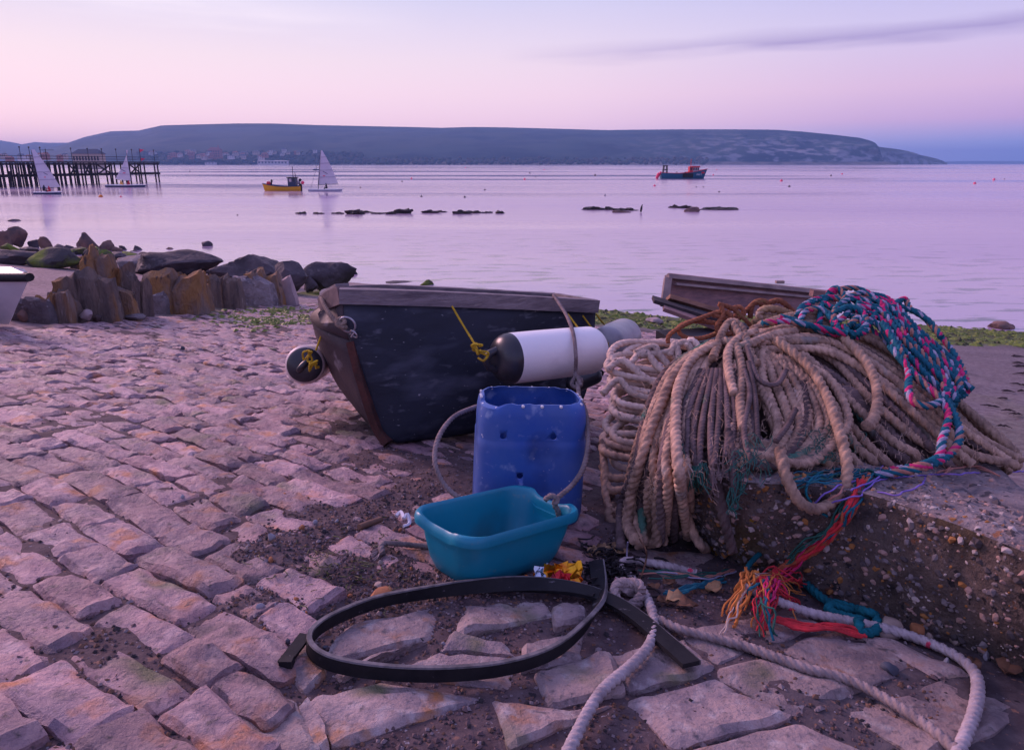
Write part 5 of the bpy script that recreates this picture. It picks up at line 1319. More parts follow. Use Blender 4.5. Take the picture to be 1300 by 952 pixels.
plank(at(848, 378, 2.76), at(930, 402, 2.78), .05, .018, 'floor_plank', mat('plank_brown', (.34, .18, .12), (.18, .10, .08), rough=.9, scale=10, stretch=(1, 1, 4), bump=1, bscale=40, bdist=.004), upb)
plank(at(829, 380, 2.72), at(960, 419, 2.70), .10, .014, 'floor_plank', mat('plank_black', (.04, .034, .04), (.07, .055, .06), rough=.9, scale=10, bump=1), Vector((0, 0, 1)))
plank(at(842, 390, 2.66), at(960, 432, 2.62), .10, .014, 'floor_plank', OW, Vector((0, 0, 1)))
plank(at(985, 358, 2.98), at(995, 358, 2.98), .02, .012, 'cleat', OWL)
plank(at(1030, 372, 2.9), at(1052, 374, 2.9), .04, .03, 'cleat', OW)
k = MB(); fb_c = at(884, 440, 2.55); k.box(fb_c, (.24, .20, .09), Matrix.Rotation(.2, 3, 'Z')); k.build('fish_box', mat('box_black', (.02, .02, .028), rough=.5), label='black plastic box under the orange rope beside the tray', cat='box', smooth=False)
# ------------------------------------------------------------------ the concrete block
BH = .275
def btop(px, py): return gr(px, py, BH)
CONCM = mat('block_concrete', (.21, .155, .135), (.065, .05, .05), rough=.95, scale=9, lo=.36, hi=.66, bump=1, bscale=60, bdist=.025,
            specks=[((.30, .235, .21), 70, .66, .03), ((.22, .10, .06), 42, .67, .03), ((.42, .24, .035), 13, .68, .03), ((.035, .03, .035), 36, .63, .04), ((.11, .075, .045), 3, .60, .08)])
foot = spline([gr(870, 668), gr(918, 700), gr(1010, 737), gr(1062, 752), gr(1112, 768), gr(1155, 790), gr(1220, 814), gr(1290, 848), gr(1420, 905)], .022)
topl = spline([btop(880, 585), btop(940, 606), btop(1030, 612), btop(1100, 622), btop(1200, 655), btop(1290, 690), btop(1430, 745)], .022)
NF = 70
def rs2(P, n): return [P[int(round(i / n * (len(P) - 1)))] for i in range(n + 1)]
foot, topl = rs2(foot, NF), rs2(topl, NF)
back = Vector((.45, 1.05, 0)).normalized()
bv = []; rowsB = []
for i in range(NF + 1):
    f, t = foot[i], topl[i]; row = []
    f = f - NRM * .03
    for j in range(13):
        v = j / 12; q = f.lerp(t, v); q += Vector((-.25, -.35, 0)) * (.05 * sin(pi * v * .9)); row.append((q, 1))
    for j in range(1, 22):
        d = .012 * j + .0032 * j * j; q = t + back * d; q.z = G(q.x, q.y) + BH + .006 * min(1, j / 4); row.append((q, 2))
    last = row[-1][0].copy(); last.z -= .4; row.append((last, 1)); rowsB.append(row)
nb = len(rowsB[0])
for i, row in enumerate(rowsB):
    for j, (q, kd) in enumerate(row):
        n = .010 * FB(q, 6, 3) + .010 * FB(q, 22, 6) + .006 * FB(q, 50, 2)
        round_ = -.005 if j == 12 else 0
        q2 = q + (Vector((-.4, -.5, .25)) * n if kd == 1 else Vector((0, 0, 1)) * n * .8) + Vector((.3, .5, 1)) * round_
        bv.append(q2)
blockt = thing('concrete_block', gr(1180, 812), 'big worn concrete block with pebbly faces carrying the rope heap', 'concrete block')
b = MB(); b.add(bv, [(i * nb + j, (i + 1) * nb + j, (i + 1) * nb + j + 1, i * nb + j + 1) for i in range(NF) for j in range(nb - 1)] + [tuple(range(nb)), tuple(range(NF * nb, NF * nb + nb))[::-1]])
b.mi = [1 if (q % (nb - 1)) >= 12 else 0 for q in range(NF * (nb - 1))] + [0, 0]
CONC_LIT = mat('block_top_lit_grit', (.36, .29, .29), (.16, .13, .145), rough=.9, scale=16, lo=.36, hi=.64, bump=1, bscale=70, bdist=.02, specks=[((.42, .33, .31), 60, .62, .05), ((.30, .14, .08), 34, .64, .05), ((.07, .06, .075), 40, .60, .06)])  # gritty top, its base colour made paler so it reads as lit
b.build('body', [CONCM, CONC_LIT], blockt, angle=180)
rb = random.Random(4); b = MB(); V1_, F1_ = ICO[1]
for k in range(4200):
    i = rb.randrange(NF); j = rb.randrange(nb - 2)
    A, B, C_, D = bv[i * nb + j], bv[(i + 1) * nb + j], bv[(i + 1) * nb + j + 1], bv[i * nb + j + 1]
    u, v = rb.random(), rb.random(); p = A.lerp(B, u).lerp(D.lerp(C_, u), v); s = rb.choice((.002, .0025, .003, .004, .004, .005, .007, .010)); R = Matrix.Rotation(rb.random() * 6, 3, Vector((rb.gauss(0, 1), rb.gauss(0, 1), rb.gauss(0, 1))).normalized()); p = p + Vector((.3, .4, -.5)) * s * .8
    if j >= 20 and rb.random() < .8: continue
    b.add([p + R @ Vector((q[0] * s * 1.4 * rb.uniform(.75, 1.15), q[1] * s * rb.uniform(.75, 1.15), q[2] * s * .75)) for q in V1_], F1_, rb.choice((0, 1, 1, 2, 3, 3, 3, 4, 4, 4)))
b.build('aggregate', [mat('pebble_pale', (.46, .38, .36), rough=.8), mat('pebble_pink', (.36, .23, .20), rough=.8), mat('pebble_rust', (.34, .15, .05), rough=.8), mat('pebble_dark', (.08, .065, .07), rough=.8), mat('pebble_grey_mix', (.19, .16, .17), rough=.8)], blockt, kind='stuff', smooth=False)

# ------------------------------------------------------------------ rope materials
def ropemat(n, c, c2, specks=(), **k): return mat(n, c, c2, rough=.95, scale=24, lo=.36, hi=.64, bump=1, bscale=170, bdist=.0025, specks=specks, spec=.15, rand=.26, **k)
R_BR = ropemat('rope_brown', (.60, .40, .29), (.25, .165, .13), [((.33, .28, .25), 9, .62, .08), ((.07, .17, .13), 3.2, .66, .05)])
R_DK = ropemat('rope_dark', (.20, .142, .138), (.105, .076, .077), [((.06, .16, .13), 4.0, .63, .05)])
R_CR = ropemat('rope_cream', (.74, .56, .46), (.54, .40, .33), [((.22, .17, .16), 50, .64, .04)])
R_WH = ropemat('rope_white', (.46, .39, .40), (.28, .235, .25), [((.55, .06, .12), 28, .685, .02)])
R_GY = ropemat('rope_grey', (.34, .265, .26), (.19, .15, .155), [((.45, .08, .14), 26, .70, .02)])
R_OR = ropemat('rope_rust', (.36, .14, .075), (.2, .08, .05), [((.36, .20, .10), 12, .62, .06)])
R_SD = ropemat('rope_sand', (.36, .24, .14), (.24, .15, .09))
R_TL = ropemat('rope_teal', (.012, .16, .20), (.01, .10, .13))
B_T, B_P, B_W, B_O = mat('yarn_teal', (.012, .15, .21), (.01, .08, .13), rough=.9, scale=60, bump=.8, bscale=250, bdist=.002), mat('yarn_pink', (.72, .035, .20), (.5, .03, .12), rough=.9, scale=60, bump=.8, bscale=250, bdist=.002), \
    mat('yarn_pale', (.42, .38, .50), (.30, .28, .40), rough=.9, scale=60, bump=.8, bscale=250, bdist=.002), mat('yarn_peach', (.50, .22, .17), (.36, .16, .13), rough=.9, scale=60, bump=.8, bscale=250, bdist=.002)
Y_RED = mat('yarn_red', (.62, .035, .05), (.4, .03, .04), rough=.9, scale=50); Y_OR = mat('yarn_orange', (.62, .22, .05), (.45, .15, .05), rough=.9, scale=50)
Y_VI = mat('yarn_violet', (.20, .13, .45), rough=.9, scale=50); Y_GN = mat('yarn_green', (.025, .11, .09), rough=.9, scale=50)

# ------------------------------------------------------------------ the heap: depth of its surface along each sight line
def tb_(px): return depth(btop(px, 596))
def hd(px, py, layer=0.0):
    x = min(1290, max(880, px)); t0 = tb_(x) - .02
    if px < 930: t0 = lerp(t0, 1.64, smooth(930, 850, px))
    v = (598 - py) / 200
    t = t0 + (.60 * max(0, v) ** 1.35 if v > 0 else .10 * v)
    if px < 860: t += .30 * smooth(862, 770, px) 
    t += .10 * ((px - 1060) / 230) ** 2 * max(0, v)
    if py > 610 and px < 900: t = lerp(t, depth(gr(px, py)) - .04, smooth(610, 690, py))
    return t + layer
def hp_(pts, layer=0.0, jit=0.0, rnd=None):
    out = []
    for p in pts:
        x, y = p[0], p[1]; l = layer + (p[2] if len(p) > 2 else 0)
        if jit: x += rnd.uniform(-jit, jit); y += rnd.uniform(-jit, jit)
        out.append(at(x, y, hd(x, y, l)))
    return out
heap = thing('rope_heap', btop(1060, 600), 'great heap of thick brown-grey rope draped over the concrete block', 'rope')
rk = random.Random(21)
RR = .0130
def strand(pts, layer=0., r=RR, m=R_BR, parent=None, jit=0., name='rope_strand', per=4, **k):
    b = MB(); rope(b, hp_(pts, layer, jit, rk), r, seed=rk.randrange(9999), per=per, **k); return b.build(name, m, parent or heap, angle=80)
# inner bulk of the heap: packed rope, coloured dark to stand in for shade
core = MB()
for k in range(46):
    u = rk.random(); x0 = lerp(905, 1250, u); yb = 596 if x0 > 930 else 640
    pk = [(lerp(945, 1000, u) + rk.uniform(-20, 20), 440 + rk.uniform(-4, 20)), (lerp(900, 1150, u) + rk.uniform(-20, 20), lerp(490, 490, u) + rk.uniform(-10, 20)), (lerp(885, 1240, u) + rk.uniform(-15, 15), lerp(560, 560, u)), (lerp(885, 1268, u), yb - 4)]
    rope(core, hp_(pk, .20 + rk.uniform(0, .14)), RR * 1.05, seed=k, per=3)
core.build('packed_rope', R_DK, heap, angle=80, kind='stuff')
blob = MB(); q = hp_([(1040, 560)], .42)[0]; rock(blob, Vector((q.x, q.y, q.z - .10)), .95, .62, .40, 3, rough=.03, planes=18); blob.build('gap_shade_core', R_DK, heap, angle=180)  # filler body behind the strands; its dark colour makes gaps read as shade
# fan of strands sweeping down to the right
for k in range(34):
    u = (k + rk.uniform(-.6, .6)) / 33; u = max(0, min(1, u))
    sx, sy = lerp(948, 1012, u) + rk.uniform(-8, 8), lerp(446, 424, u) + rk.uniform(-4, 4)
    ex, ey = lerp(1000, 1291, u ** .85), 596 - 6 * u + rk.uniform(-8, 4)
    m1 = (lerp(960, 1100, u), lerp(480, 436, u)); m2 = (lerp(978, 1205, u), lerp(530, 500, u))
    lay = rk.uniform(-.02, .10)
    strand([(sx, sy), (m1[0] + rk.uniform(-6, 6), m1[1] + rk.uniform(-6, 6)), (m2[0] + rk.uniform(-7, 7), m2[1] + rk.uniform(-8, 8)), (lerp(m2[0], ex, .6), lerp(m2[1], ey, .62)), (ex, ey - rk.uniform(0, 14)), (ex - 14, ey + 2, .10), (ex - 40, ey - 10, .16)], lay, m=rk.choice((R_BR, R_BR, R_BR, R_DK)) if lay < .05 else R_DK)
# upper strands running right over the top
for pl in ([(955, 428), (1010, 415), (1070, 432), (1130, 468), (1190, 515), (1245, 556), (1292, 582)], [(960, 436), (1030, 428), (1085, 448), (1150, 492), (1215, 540), (1280, 585)], [(985, 420), (1060, 418), (1120, 440), (1185, 488), (1240, 530), (1278, 562), (1296, 585)],
           [(965, 444), (1040, 444), (1095, 468), (1150, 515), (1200, 560), (1235, 590)], [(1010, 408), (1085, 420), (1150, 452), (1205, 500), (1255, 545), (1290, 575)], [(990, 432), (1060, 436), (1110, 462), (1160, 505), (1205, 548), (1230, 575), (1290, 590, -.02)]):
    strand(pl, -.03 + rk.uniform(-.015, .01), m=R_BR, r=RR * 1.02)
# strands hanging in the middle, one short end lying over the fan
strand([(1070, 428), (1094, 452), (1110, 480), (1114, 510), (1108, 534), (1100, 541)], -.075, r=.0145)
for k in range(8):
    x = 985 + k * 11
    strand([(968 + k * 3, 446 + k), (x - 14, 480), (x + 2 + k * 2, 530), (x - 2, 562), (x - 30 - k * 2, 586), (930 + k * 3, 588 - k * 2)], -.02 - .004 * k, jit=3)
# U-shaped lower loops left of the fan
for k in range(7):
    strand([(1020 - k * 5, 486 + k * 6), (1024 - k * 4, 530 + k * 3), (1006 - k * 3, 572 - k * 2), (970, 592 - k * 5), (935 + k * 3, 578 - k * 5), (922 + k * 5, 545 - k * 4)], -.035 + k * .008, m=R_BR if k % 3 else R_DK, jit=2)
# the long loop hanging in front over the edge of the block
strand([(985, 432), (1022, 460), (1046, 494), (1062, 536), (1074, 580), (1075, 606), (1064, 630), (1040, 646), (1018, 640), (1004, 620), (996, 598), (990, 570)], -.10, r=.0138)
# hanging coil at the left front
hang = thing('rope_coil', gr(830, 690), 'big coil of brown rope hanging down over the left end of the concrete block', 'rope')
HB = [(925, 430), (905, 442)]
for k in range(14):
    u = k / 13; x = lerp(792, 872, u); bot = lerp(690, 668, u) + rk.uniform(-14, 14)
    top = (lerp(900, 935, u), lerp(436, 432, u))
    strand([top, (lerp(850, 900, u) + rk.uniform(-4, 4), lerp(472, 452, u)), (lerp(818, 880, u) + rk.uniform(-5, 5), lerp(530, 505, u)), (lerp(803, 872, u) + rk.uniform(-6, 6), lerp(590, 570, u)), (x + rk.uniform(-4, 4), lerp(640, 610, u)), (x + rk.uniform(-5, 8), bot)], rk.uniform(-.03, .03), m=rk.choice((R_BR, R_BR, R_DK)), parent=hang)
for k in range(9):
    u = k / 8; x = lerp(798, 846, u); bot = lerp(684, 680, u) + rk.uniform(-10, 10)
    strand([(lerp(890, 930, u), 444), (lerp(840, 905, u), 490), (lerp(812, 885, u), 560), (x - 5, 630), (x, bot - 12), (x + 10, bot), (x + 20, bot - 14), (x + 19, 620), (lerp(836, 900, u), 540)], rk.uniform(.0, .07), m=rk.choice((R_BR, R_DK)), parent=hang, jit=3)
strand([(912, 436), (882, 452), (862, 490), (858, 540), (862, 600), (870, 650), (884, 684), (893, 694, .05), (899, 700, .22)], -.075, parent=hang, r=.0145)
strand([(900, 440), (862, 468), (836, 520), (815, 580), (800, 630), (797, 665), (806, 685)], -.07, parent=hang, r=.0155, m=R_BR)
strand([(918, 436), (904, 470), (900, 520), (908, 580), (915, 640), (930, 700, .05)], .02, parent=hang, m=R_DK)
# top knot
for pl in ([(905, 455), (918, 420), (930, 408), (944, 420), (950, 446), (962, 462)], [(918, 432), (936, 440), (956, 434), (985, 424), (1010, 420)], [(930, 412), (950, 436), (975, 428), (1000, 440)], [(960, 420), (940, 428), (925, 445), (925, 470), (932, 500)], [(935, 440), (942, 470), (940, 510), (944, 545)]):
    strand(pl, -.06, m=R_BR, parent=hang)
for pl in ([(955, 418), (985, 408), (1020, 404), (1060, 410)], [(965, 412), (1000, 402), (1040, 398)], [(950, 424), (990, 420), (1040, 418), (1090, 424)]): strand(pl, -.02, m=R_BR)
# cream coil behind at the left
cream = thing('rope_coil', gr(790, 655), 'loose coil of pale cream rope between the fenders and the brown coil', 'rope')
def cl(pts, lay=0, m=R_CR, r=.0125):
    b = MB(); rope(b, [at(x, y, 2.02 + (640 - y) / 200 * .34 + lay + l_) for x, y, l_ in [(p + (0,))[:3] for p in pts]], r, pitch=r * 5, seed=rk.randrange(9999), depth_=.16); return b.build('rope_strand', m, cream, angle=80)
for k in range(15):
    y = 448 + k * 9.5 + rk.uniform(-5, 5); xl = 767 + 16 * abs(sin(k * 1.7)) + (8 if k < 2 else 0) - (4 if k > 8 else 0); xr = lerp(880, 830, k / 14); h = rk.uniform(9, 15); sk = rk.uniform(-8, 14)
    cl([(xr + 10, y - 14 + sk, .06), (xr - 30, y - h - 8 + sk, .05), (xl + 18, y - h, .02), (xl, y - 1, 0), (xl + 9, y + h * .8, -.03), (xl + 45, y + h + sk * .5, -.05), (xr - 12, y + h - 2 + sk, -.04), (xr + 16, y - 8 + sk, 0)], .02 * sin(k * 2.3), m=R_CR if k < 10 else (R_BR if k % 2 else R_CR))
for pl in ([(806, 448), (830, 440), (838, 452), (858, 470), (885, 472)], [(770, 470), (790, 458), (820, 480), (850, 492), (880, 480)], [(850, 452), (858, 436), (862, 458)], [(870, 440), (878, 432), (888, 446), (880, 470)], [(800, 462), (818, 446), (840, 470), (870, 478), (895, 462)],
           [(765, 500), (785, 482), (805, 500), (850, 512)], [(812, 452), (850, 446), (868, 434), (880, 446)]): cl(pl, -.07)
for pl in ([(762, 560), (778, 575), (800, 580)], [(764, 590), (775, 606), (800, 606)], [(766, 606), (776, 622), (798, 620)], [(766, 575), (772, 640), (795, 648)], [(780, 640), (772, 655), (786, 668), (800, 650)]): cl(pl, -.02, m=R_BR)
# frayed greenish strands hanging in the dark gap
fr = thing('frayed_rope', hp_([(900, 600)])[0], 'frayed greenish rope ends dangling in the dark hollow of the heap', 'rope')
for k in range(9):
    x = 862 + k * 9.5; y1 = rk.uniform(560, 635)
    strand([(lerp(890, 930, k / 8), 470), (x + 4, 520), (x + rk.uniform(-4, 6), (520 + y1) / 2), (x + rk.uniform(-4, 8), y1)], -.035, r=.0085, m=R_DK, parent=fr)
    b = MB()
    for j in range(9):
        p = [(x + rk.uniform(-3, 6), y1 - 14), (x + rk.uniform(-7, 10), y1 + rk.uniform(0, 12)), (x + rk.uniform(-10, 14), y1 + rk.uniform(10, 26))]
        b.tube(spline(hp_(p, -.04 + rk.uniform(-.01, .01)), .008), .0011, 4)
    b.build('frayed_fibres', rk.choice((Y_GN, R_BR, R_DK)), fr, kind='stuff')
for pl in ([(945, 470), (952, 500), (945, 540), (950, 575), (962, 590)], [(948, 440), (962, 480), (985, 488), (998, 470)], [(962, 560), (958, 500), (950, 460)], [(985, 560), (1000, 540), (1010, 520)]):
    strand(pl, -.075, r=.0075, m=R_DK, parent=fr)
b = MB()
for j in range(36):
    x, y = rk.gauss(950, 12), rk.gauss(580, 12); a = rk.random() * 6
    b.tube(spline(hp_([(x, y), (x + 9 * cos(a), y + 9 * sin(a)), (x + 16 * cos(a + .6), y + 12 + 10 * sin(a + .6))], -.09), .008), .0009, 3)
for j in range(70):
    x, y = rk.gauss(1052, 14), rk.gauss(566, 12); a = rk.random() * 6
    b.tube(spline(hp_([(x, y), (x + 9 * cos(a), y + 9 * sin(a)), (x + 14 * cos(a + 1), y + 12 * sin(a + 1))], -.06), .008), .0008, 3)
b.build('frayed_fibres', Y_GN, fr, kind='stuff')
# ------------------------------------------------------------------ rusty orange rope and sandy rope on top
org_ = thing('rope', at(915, 400, 2.35), 'tangle of thin rust-orange rope over the wooden tray', 'rope')
def tr(pts, t, r, m, parent, name='rope_strand', lay=0, **k):
    b = MB(); rope(b, [at(x, y, t + lay + l_) for x, y, l_ in [(p + (0,))[:3] for p in pts]], r, seed=rk.randrange(9999), **k); return b.build(name, m, parent, angle=80)
for pl in ([(848, 436), (850, 425), (870, 412), (895, 402), (915, 396), (930, 402)], [(935, 400), (920, 412), (908, 424), (885, 430), (866, 426), (862, 415), (880, 408), (905, 410), (930, 418), (935, 430)], [(914, 385), (918, 400), (910, 415), (916, 432)], [(912, 386), (930, 392), (945, 405), (955, 416)],
           [(922, 395), (932, 410), (926, 425), (918, 418)], [(905, 400), (925, 405), (938, 415), (930, 428)], [(925, 392), (940, 390), (944, 400), (930, 408)]): tr(pl, 2.36, .0085, R_OR, org_, lay=rk.uniform(-.02, .02))
for pl in ([(952, 404), (956, 386), (970, 382), (978, 392)], [(972, 386), (990, 382), (1008, 396), (1020, 404)], [(940, 402), (950, 392), (962, 384), (982, 398)]): tr(pl, 2.42, .010, R_OR, org_)
snd = thing('rope', at(985, 400, 2.35), 'sandy brown rope end beside the orange tangle', 'rope')
for pl in ([(964, 398), (972, 392), (990, 394), (1010, 402), (1024, 408)], [(966, 404), (985, 402), (1010, 408)], [(968, 393), (963, 400), (970, 406), (978, 398)], [(955, 410), (975, 406), (1000, 414), (1030, 418)]): tr(pl, 2.30, .0135, R_SD if pl[0][0] < 967 else R_BR, snd)
# ------------------------------------------------------------------ multicoloured braided hank
BRM = [B_T, B_P, B_W, B_O]
def braidf(seed):
    def f(i, s):
        h = (i // 5 + s * 3 + seed) % 8
        r_ = hash((i // 5, s, seed)) % 100
        if s == 0: return 0 if r_ < 86 else 1
        if s == 1: return 2 if r_ < 34 else (0 if r_ < 82 else 3)
        if s == 2: return 0 if r_ < 74 else 1
        return 1 if r_ < 26 else (3 if r_ < 50 else (2 if r_ < 70 else 0))
    return f
hank = thing('rope_hank', at(1090, 440, 2.2), 'teal, pink and white braided rope bundle knotted on top of the heap', 'rope')
def br(pts, t=2.2, lay=0, r=.0106):
    sd = rk.randrange(999); b = MB(); rope(b, [at(p[0], p[1], hd(p[0], p[1], -.05 + lay) if len(p) < 3 else p[2]) for p in pts], r, pitch=r * 7, strands=4, per=3, seed=sd, matf=braidf(sd), depth_=.3); return b.build('rope_strand', BRM, hank, angle=80)
for pl in ([(1040, 412), (1045, 385), (1060, 370), (1085, 366), (1108, 376), (1122, 396), (1140, 420)], [(1012, 402), (1020, 388), (1045, 378), (1070, 382), (1085, 398), (1078, 415), (1060, 420)], [(1052, 372), (1062, 366), (1072, 378), (1062, 392), (1048, 386)], [(1065, 420), (1058, 400), (1070, 384), (1092, 380), (1110, 392), (1105, 410), (1085, 416)],
           [(1075, 378), (1095, 372), (1115, 382), (1128, 400)], [(1062, 396), (1078, 390), (1096, 398), (1098, 414), (1084, 424), (1070, 414)], [(1015, 410), (1022, 396), (1040, 392), (1055, 402), (1060, 416)], [(1012, 400), (1030, 384), (1052, 378)], [(1080, 412), (1090, 404), (1100, 418), (1092, 424)],
           [(1050, 398), (1060, 408), (1070, 404), (1080, 392)], [(968, 410), (1000, 408), (1040, 416), (1075, 424)], [(990, 402), (1012, 408), (1050, 422), (1090, 428)], [(1068, 386), (1078, 378), (1092, 388), (1088, 402), (1074, 400)]): br(pl, lay=rk.uniform(-.07, -.01))
for k in range(10):
    u = k / 9
    br([(1082 + 10 * u, 372 + 30 * (1 - u)), (1112 + 16 * u, lerp(410, 380, u)), (lerp(1135, 1160, u) + rk.uniform(-4, 4), lerp(440, 415, u)), (lerp(1160, 1190, u), lerp(474, 440, u)), (lerp(1190, 1215, u) + rk.uniform(-4, 4), lerp(505, 462, u)), (lerp(1205, 1226, u), lerp(526, 490, u))], lay=rk.uniform(-.06, .0))
br([(1085, 400), (1112, 424), (1150, 462), (1185, 505), (1226, 498), (1212, 462), (1180, 432), (1150, 408), (1130, 396)], lay=.01)
br([(1130, 392), (1142, 382), (1150, 380), (1156, 392), (1180, 408), (1195, 428)], lay=-.01); br([(1140, 384), (1148, 392), (1170, 400), (1205, 440), (1222, 470), (1228, 492)], lay=.0); br([(1120, 398), (1150, 416), (1200, 470), (1235, 495)], lay=-.03)
br([(1120, 410), (1140, 440), (1153, 470), (1154, 500), (1168, 515), (1190, 512), (1202, 500), (1196, 488)], lay=-.085)
br([(1130, 440), (1165, 480), (1192, 505), (1204, 528), (1196, 560), (1192, 580), (1165, 592), (1120, 598, 1.66)], lay=-.09); br([(1196, 500), (1212, 528), (1218, 556), (1204, 578), (1170, 594), (1110, 604, 1.62)], lay=-.09)
# ------------------------------------------------------------------ frayed coloured tail down the block to the stones
tail = thing('frayed_rope', gr(985, 760), 'frayed red, orange and teal tail of the braided rope spilling down the block', 'rope')
def yarn(b, pts, r=.0018, wob=.006, n=None, mi=0):
    P = spline(pts, .01); sd = rk.random() * 50
    P = [p + Vector((N3((i * .35, sd, 0), 1), N3((i * .35, sd, 5), 1), N3((i * .35, sd, 9), 1))) * wob * min(1, i / 4) for i, p in enumerate(P)]
    b.tube(P, r, 5, mi)
def edge_pt(px, py, off=0.012):   # on the block's face or on the stones in front
    q = at(px, py, 1.0)
    r = ray(px, py); best = None
    g = gr(px, py, .012); tg = depth(g)
    # march along the sight line until it comes close to the block surface
    t = 1.15
    pt = min(tg, tbl(px, py) - off)
    return at(px, py, pt)
import bisect
from mathutils.bvhtree import BVHTree
_bvh = BVHTree.FromPolygons([tuple(v) for v in bv], [(i * nb + j, (i + 1) * nb + j, (i + 1) * nb + j + 1, i * nb + j + 1) for i in range(NF) for j in range(nb - 1)])
def tbl(px, py):
    o_ = Vector((0, 0, CH)); r = ray(px, py).normalized(); h = _bvh.ray_cast(o_, r)
    return depth(h[0]) if h[0] is not None else 99
def surf(pts, off=.012): return [edge_pt(p[0], p[1], off + (p[2] if len(p) > 2 else 0)) for p in pts]
for nm_, mt, seeds, n, r in (('red_yarn', Y_RED, [(1094, 612), (1082, 640), (1062, 668), (1040, 692), (1012, 712), (985, 726), (965, 738)], 9, .0042), ('rust_yarn', mat('yarn_rust', (.42, .10, .05), (.3, .08, .04), rough=.9, scale=50), [(1098, 606), (1080, 645), (1055, 680), (1030, 700), (1000, 716), (968, 732)], 5, .004), ('pink_yarn', B_P, [(1060, 672), (1030, 700), (1000, 722), (975, 745)], 3, .003),
                             ('teal_yarn', B_T, [(1112, 604), (1085, 640), (1068, 668), (1048, 686), (1028, 690)], 4, .0025), ('green_yarn', Y_GN, [(1088, 618), (1064, 650), (1044, 676), (1020, 690), (1000, 712)], 4, .0022)):
    for k in range(n):
        b = MB(); yarn(b, surf([(x + rk.uniform(-6, 6), y + rk.uniform(-5, 5), rk.uniform(0, .015)) for x, y in seeds]), r * rk.uniform(.7, 1.15), .008); b.build('yarn', mt, tail)
def fan(col, starts, ends, n, r, up_=.04):
    for k in range(n):
        s_, e_ = rk.choice(starts), rk.choice(ends)
        mid = ((s_[0] + e_[0]) / 2 + rk.uniform(-12, 12), (s_[1] + e_[1]) / 2 + rk.uniform(-14, 4))
        P = [gr(s_[0] + rk.uniform(-5, 5), s_[1] + rk.uniform(-4, 4), .06), gr(mid[0], mid[1], up_ + rk.uniform(0, .02)), gr(e_[0] + rk.uniform(-8, 8), e_[1] + rk.uniform(-6, 6), .008)]
        b = MB(); yarn(b, P, r * rk.uniform(.6, 1.2), .009); b.build('yarn', col, tail)
fan(Y_RED, [(968, 735), (985, 722)], [(948, 770), (975, 790), (1010, 770), (1020, 745), (965, 800)], 22, .0022); fan(Y_OR, [(960, 728), (945, 722)], [(922, 785), (930, 790), (938, 760)], 10, .0030); fan(Y_OR, [(970, 735), (985, 730)], [(962, 792), (1018, 750), (1005, 782), (950, 770)], 12, .0017)
fan(B_P, [(972, 735), (985, 735)], [(968, 795), (958, 775), (1012, 765), (978, 770)], 12, .002); fan(B_T, [(975, 735)], [(985, 810), (988, 770), (948, 765)], 5, .0026); fan(Y_GN, [(965, 760)], [(985, 808), (975, 806)], 4, .002); fan(mat('yarn_cream', (.55, .42, .36), rough=.9), [(958, 725), (965, 730)], [(918, 800), (930, 770), (1000, 740)], 6, .0018)
for k in range(7):
    b = MB(); yarn(b, [gr(985 + rk.uniform(-4, 4), 786 + rk.uniform(-4, 4), .014), gr(1015, 794 + rk.uniform(-5, 5), .018), gr(1050, 796 + rk.uniform(-5, 5), .02), gr(1078, 800 + rk.uniform(-5, 5), .014), gr(1098 + rk.uniform(-5, 5), 808 + rk.uniform(-5, 4), .008)], .0034, .004); b.build('yarn', Y_RED, tail)
# teal braid end running along the top edge of the block, violet twine
tl2 = thing('frayed_rope', btop(1080, 606), 'frayed teal and violet strands lying along the top edge of the block', 'rope')
for k in range(16):
    b = MB(); x0 = rk.uniform(985, 1070); yy = rk.uniform(596, 612)
    yarn(b, surf([(1125 + rk.uniform(-10, 30), 600 + rk.uniform(-5, 5)), (lerp(1125, x0, .35), lerp(600, yy, .4) + rk.uniform(-5, 5)), (lerp(1125, x0, .7), yy + rk.uniform(-6, 6)), (x0, yy + rk.uniform(-4, 10))], .016), rk.uniform(.0012, .0026), .008); b.build('yarn', rk.choice((B_T, B_T, B_T, Y_GN, R_TL)), tl2)
for pl in ([(1086, 610), (1052, 624), (1030, 640), (1012, 628), (1030, 606)], [(1135, 602), (1108, 614), (1090, 630), (1060, 636), (1042, 650)], [(1175, 606), (1168, 618), (1150, 622), (1138, 628), (1110, 622)], [(1132, 570), (1118, 596), (1112, 608), (1080, 622)], [(1310, 598), (1240, 600), (1180, 603), (1130, 606)]):
    b = MB(); yarn(b, surf(pl, .018), .002, .005); b.build('yarn', Y_VI, tl2)
for pl in ([(1195, 604), (1215, 594), (1240, 592), (1270, 604)], [(1075, 606), (1090, 600), (1098, 610), (1108, 604)], [(1045, 640), (1065, 625), (1080, 605)], [(1190, 600), (1225, 590), (1262, 602)]):
    b = MB(); yarn(b, surf(pl, .014), .0024, .004); b.build('yarn', B_O, tl2)
loop_ = [(1108, 596), (1060, 596), (1034, 604), (1024, 622), (1034, 645), (1050, 655)]
b = MB(); yarn(b, surf(loop_, .02), .003, .003); b.build('yarn', R_TL, tl2)
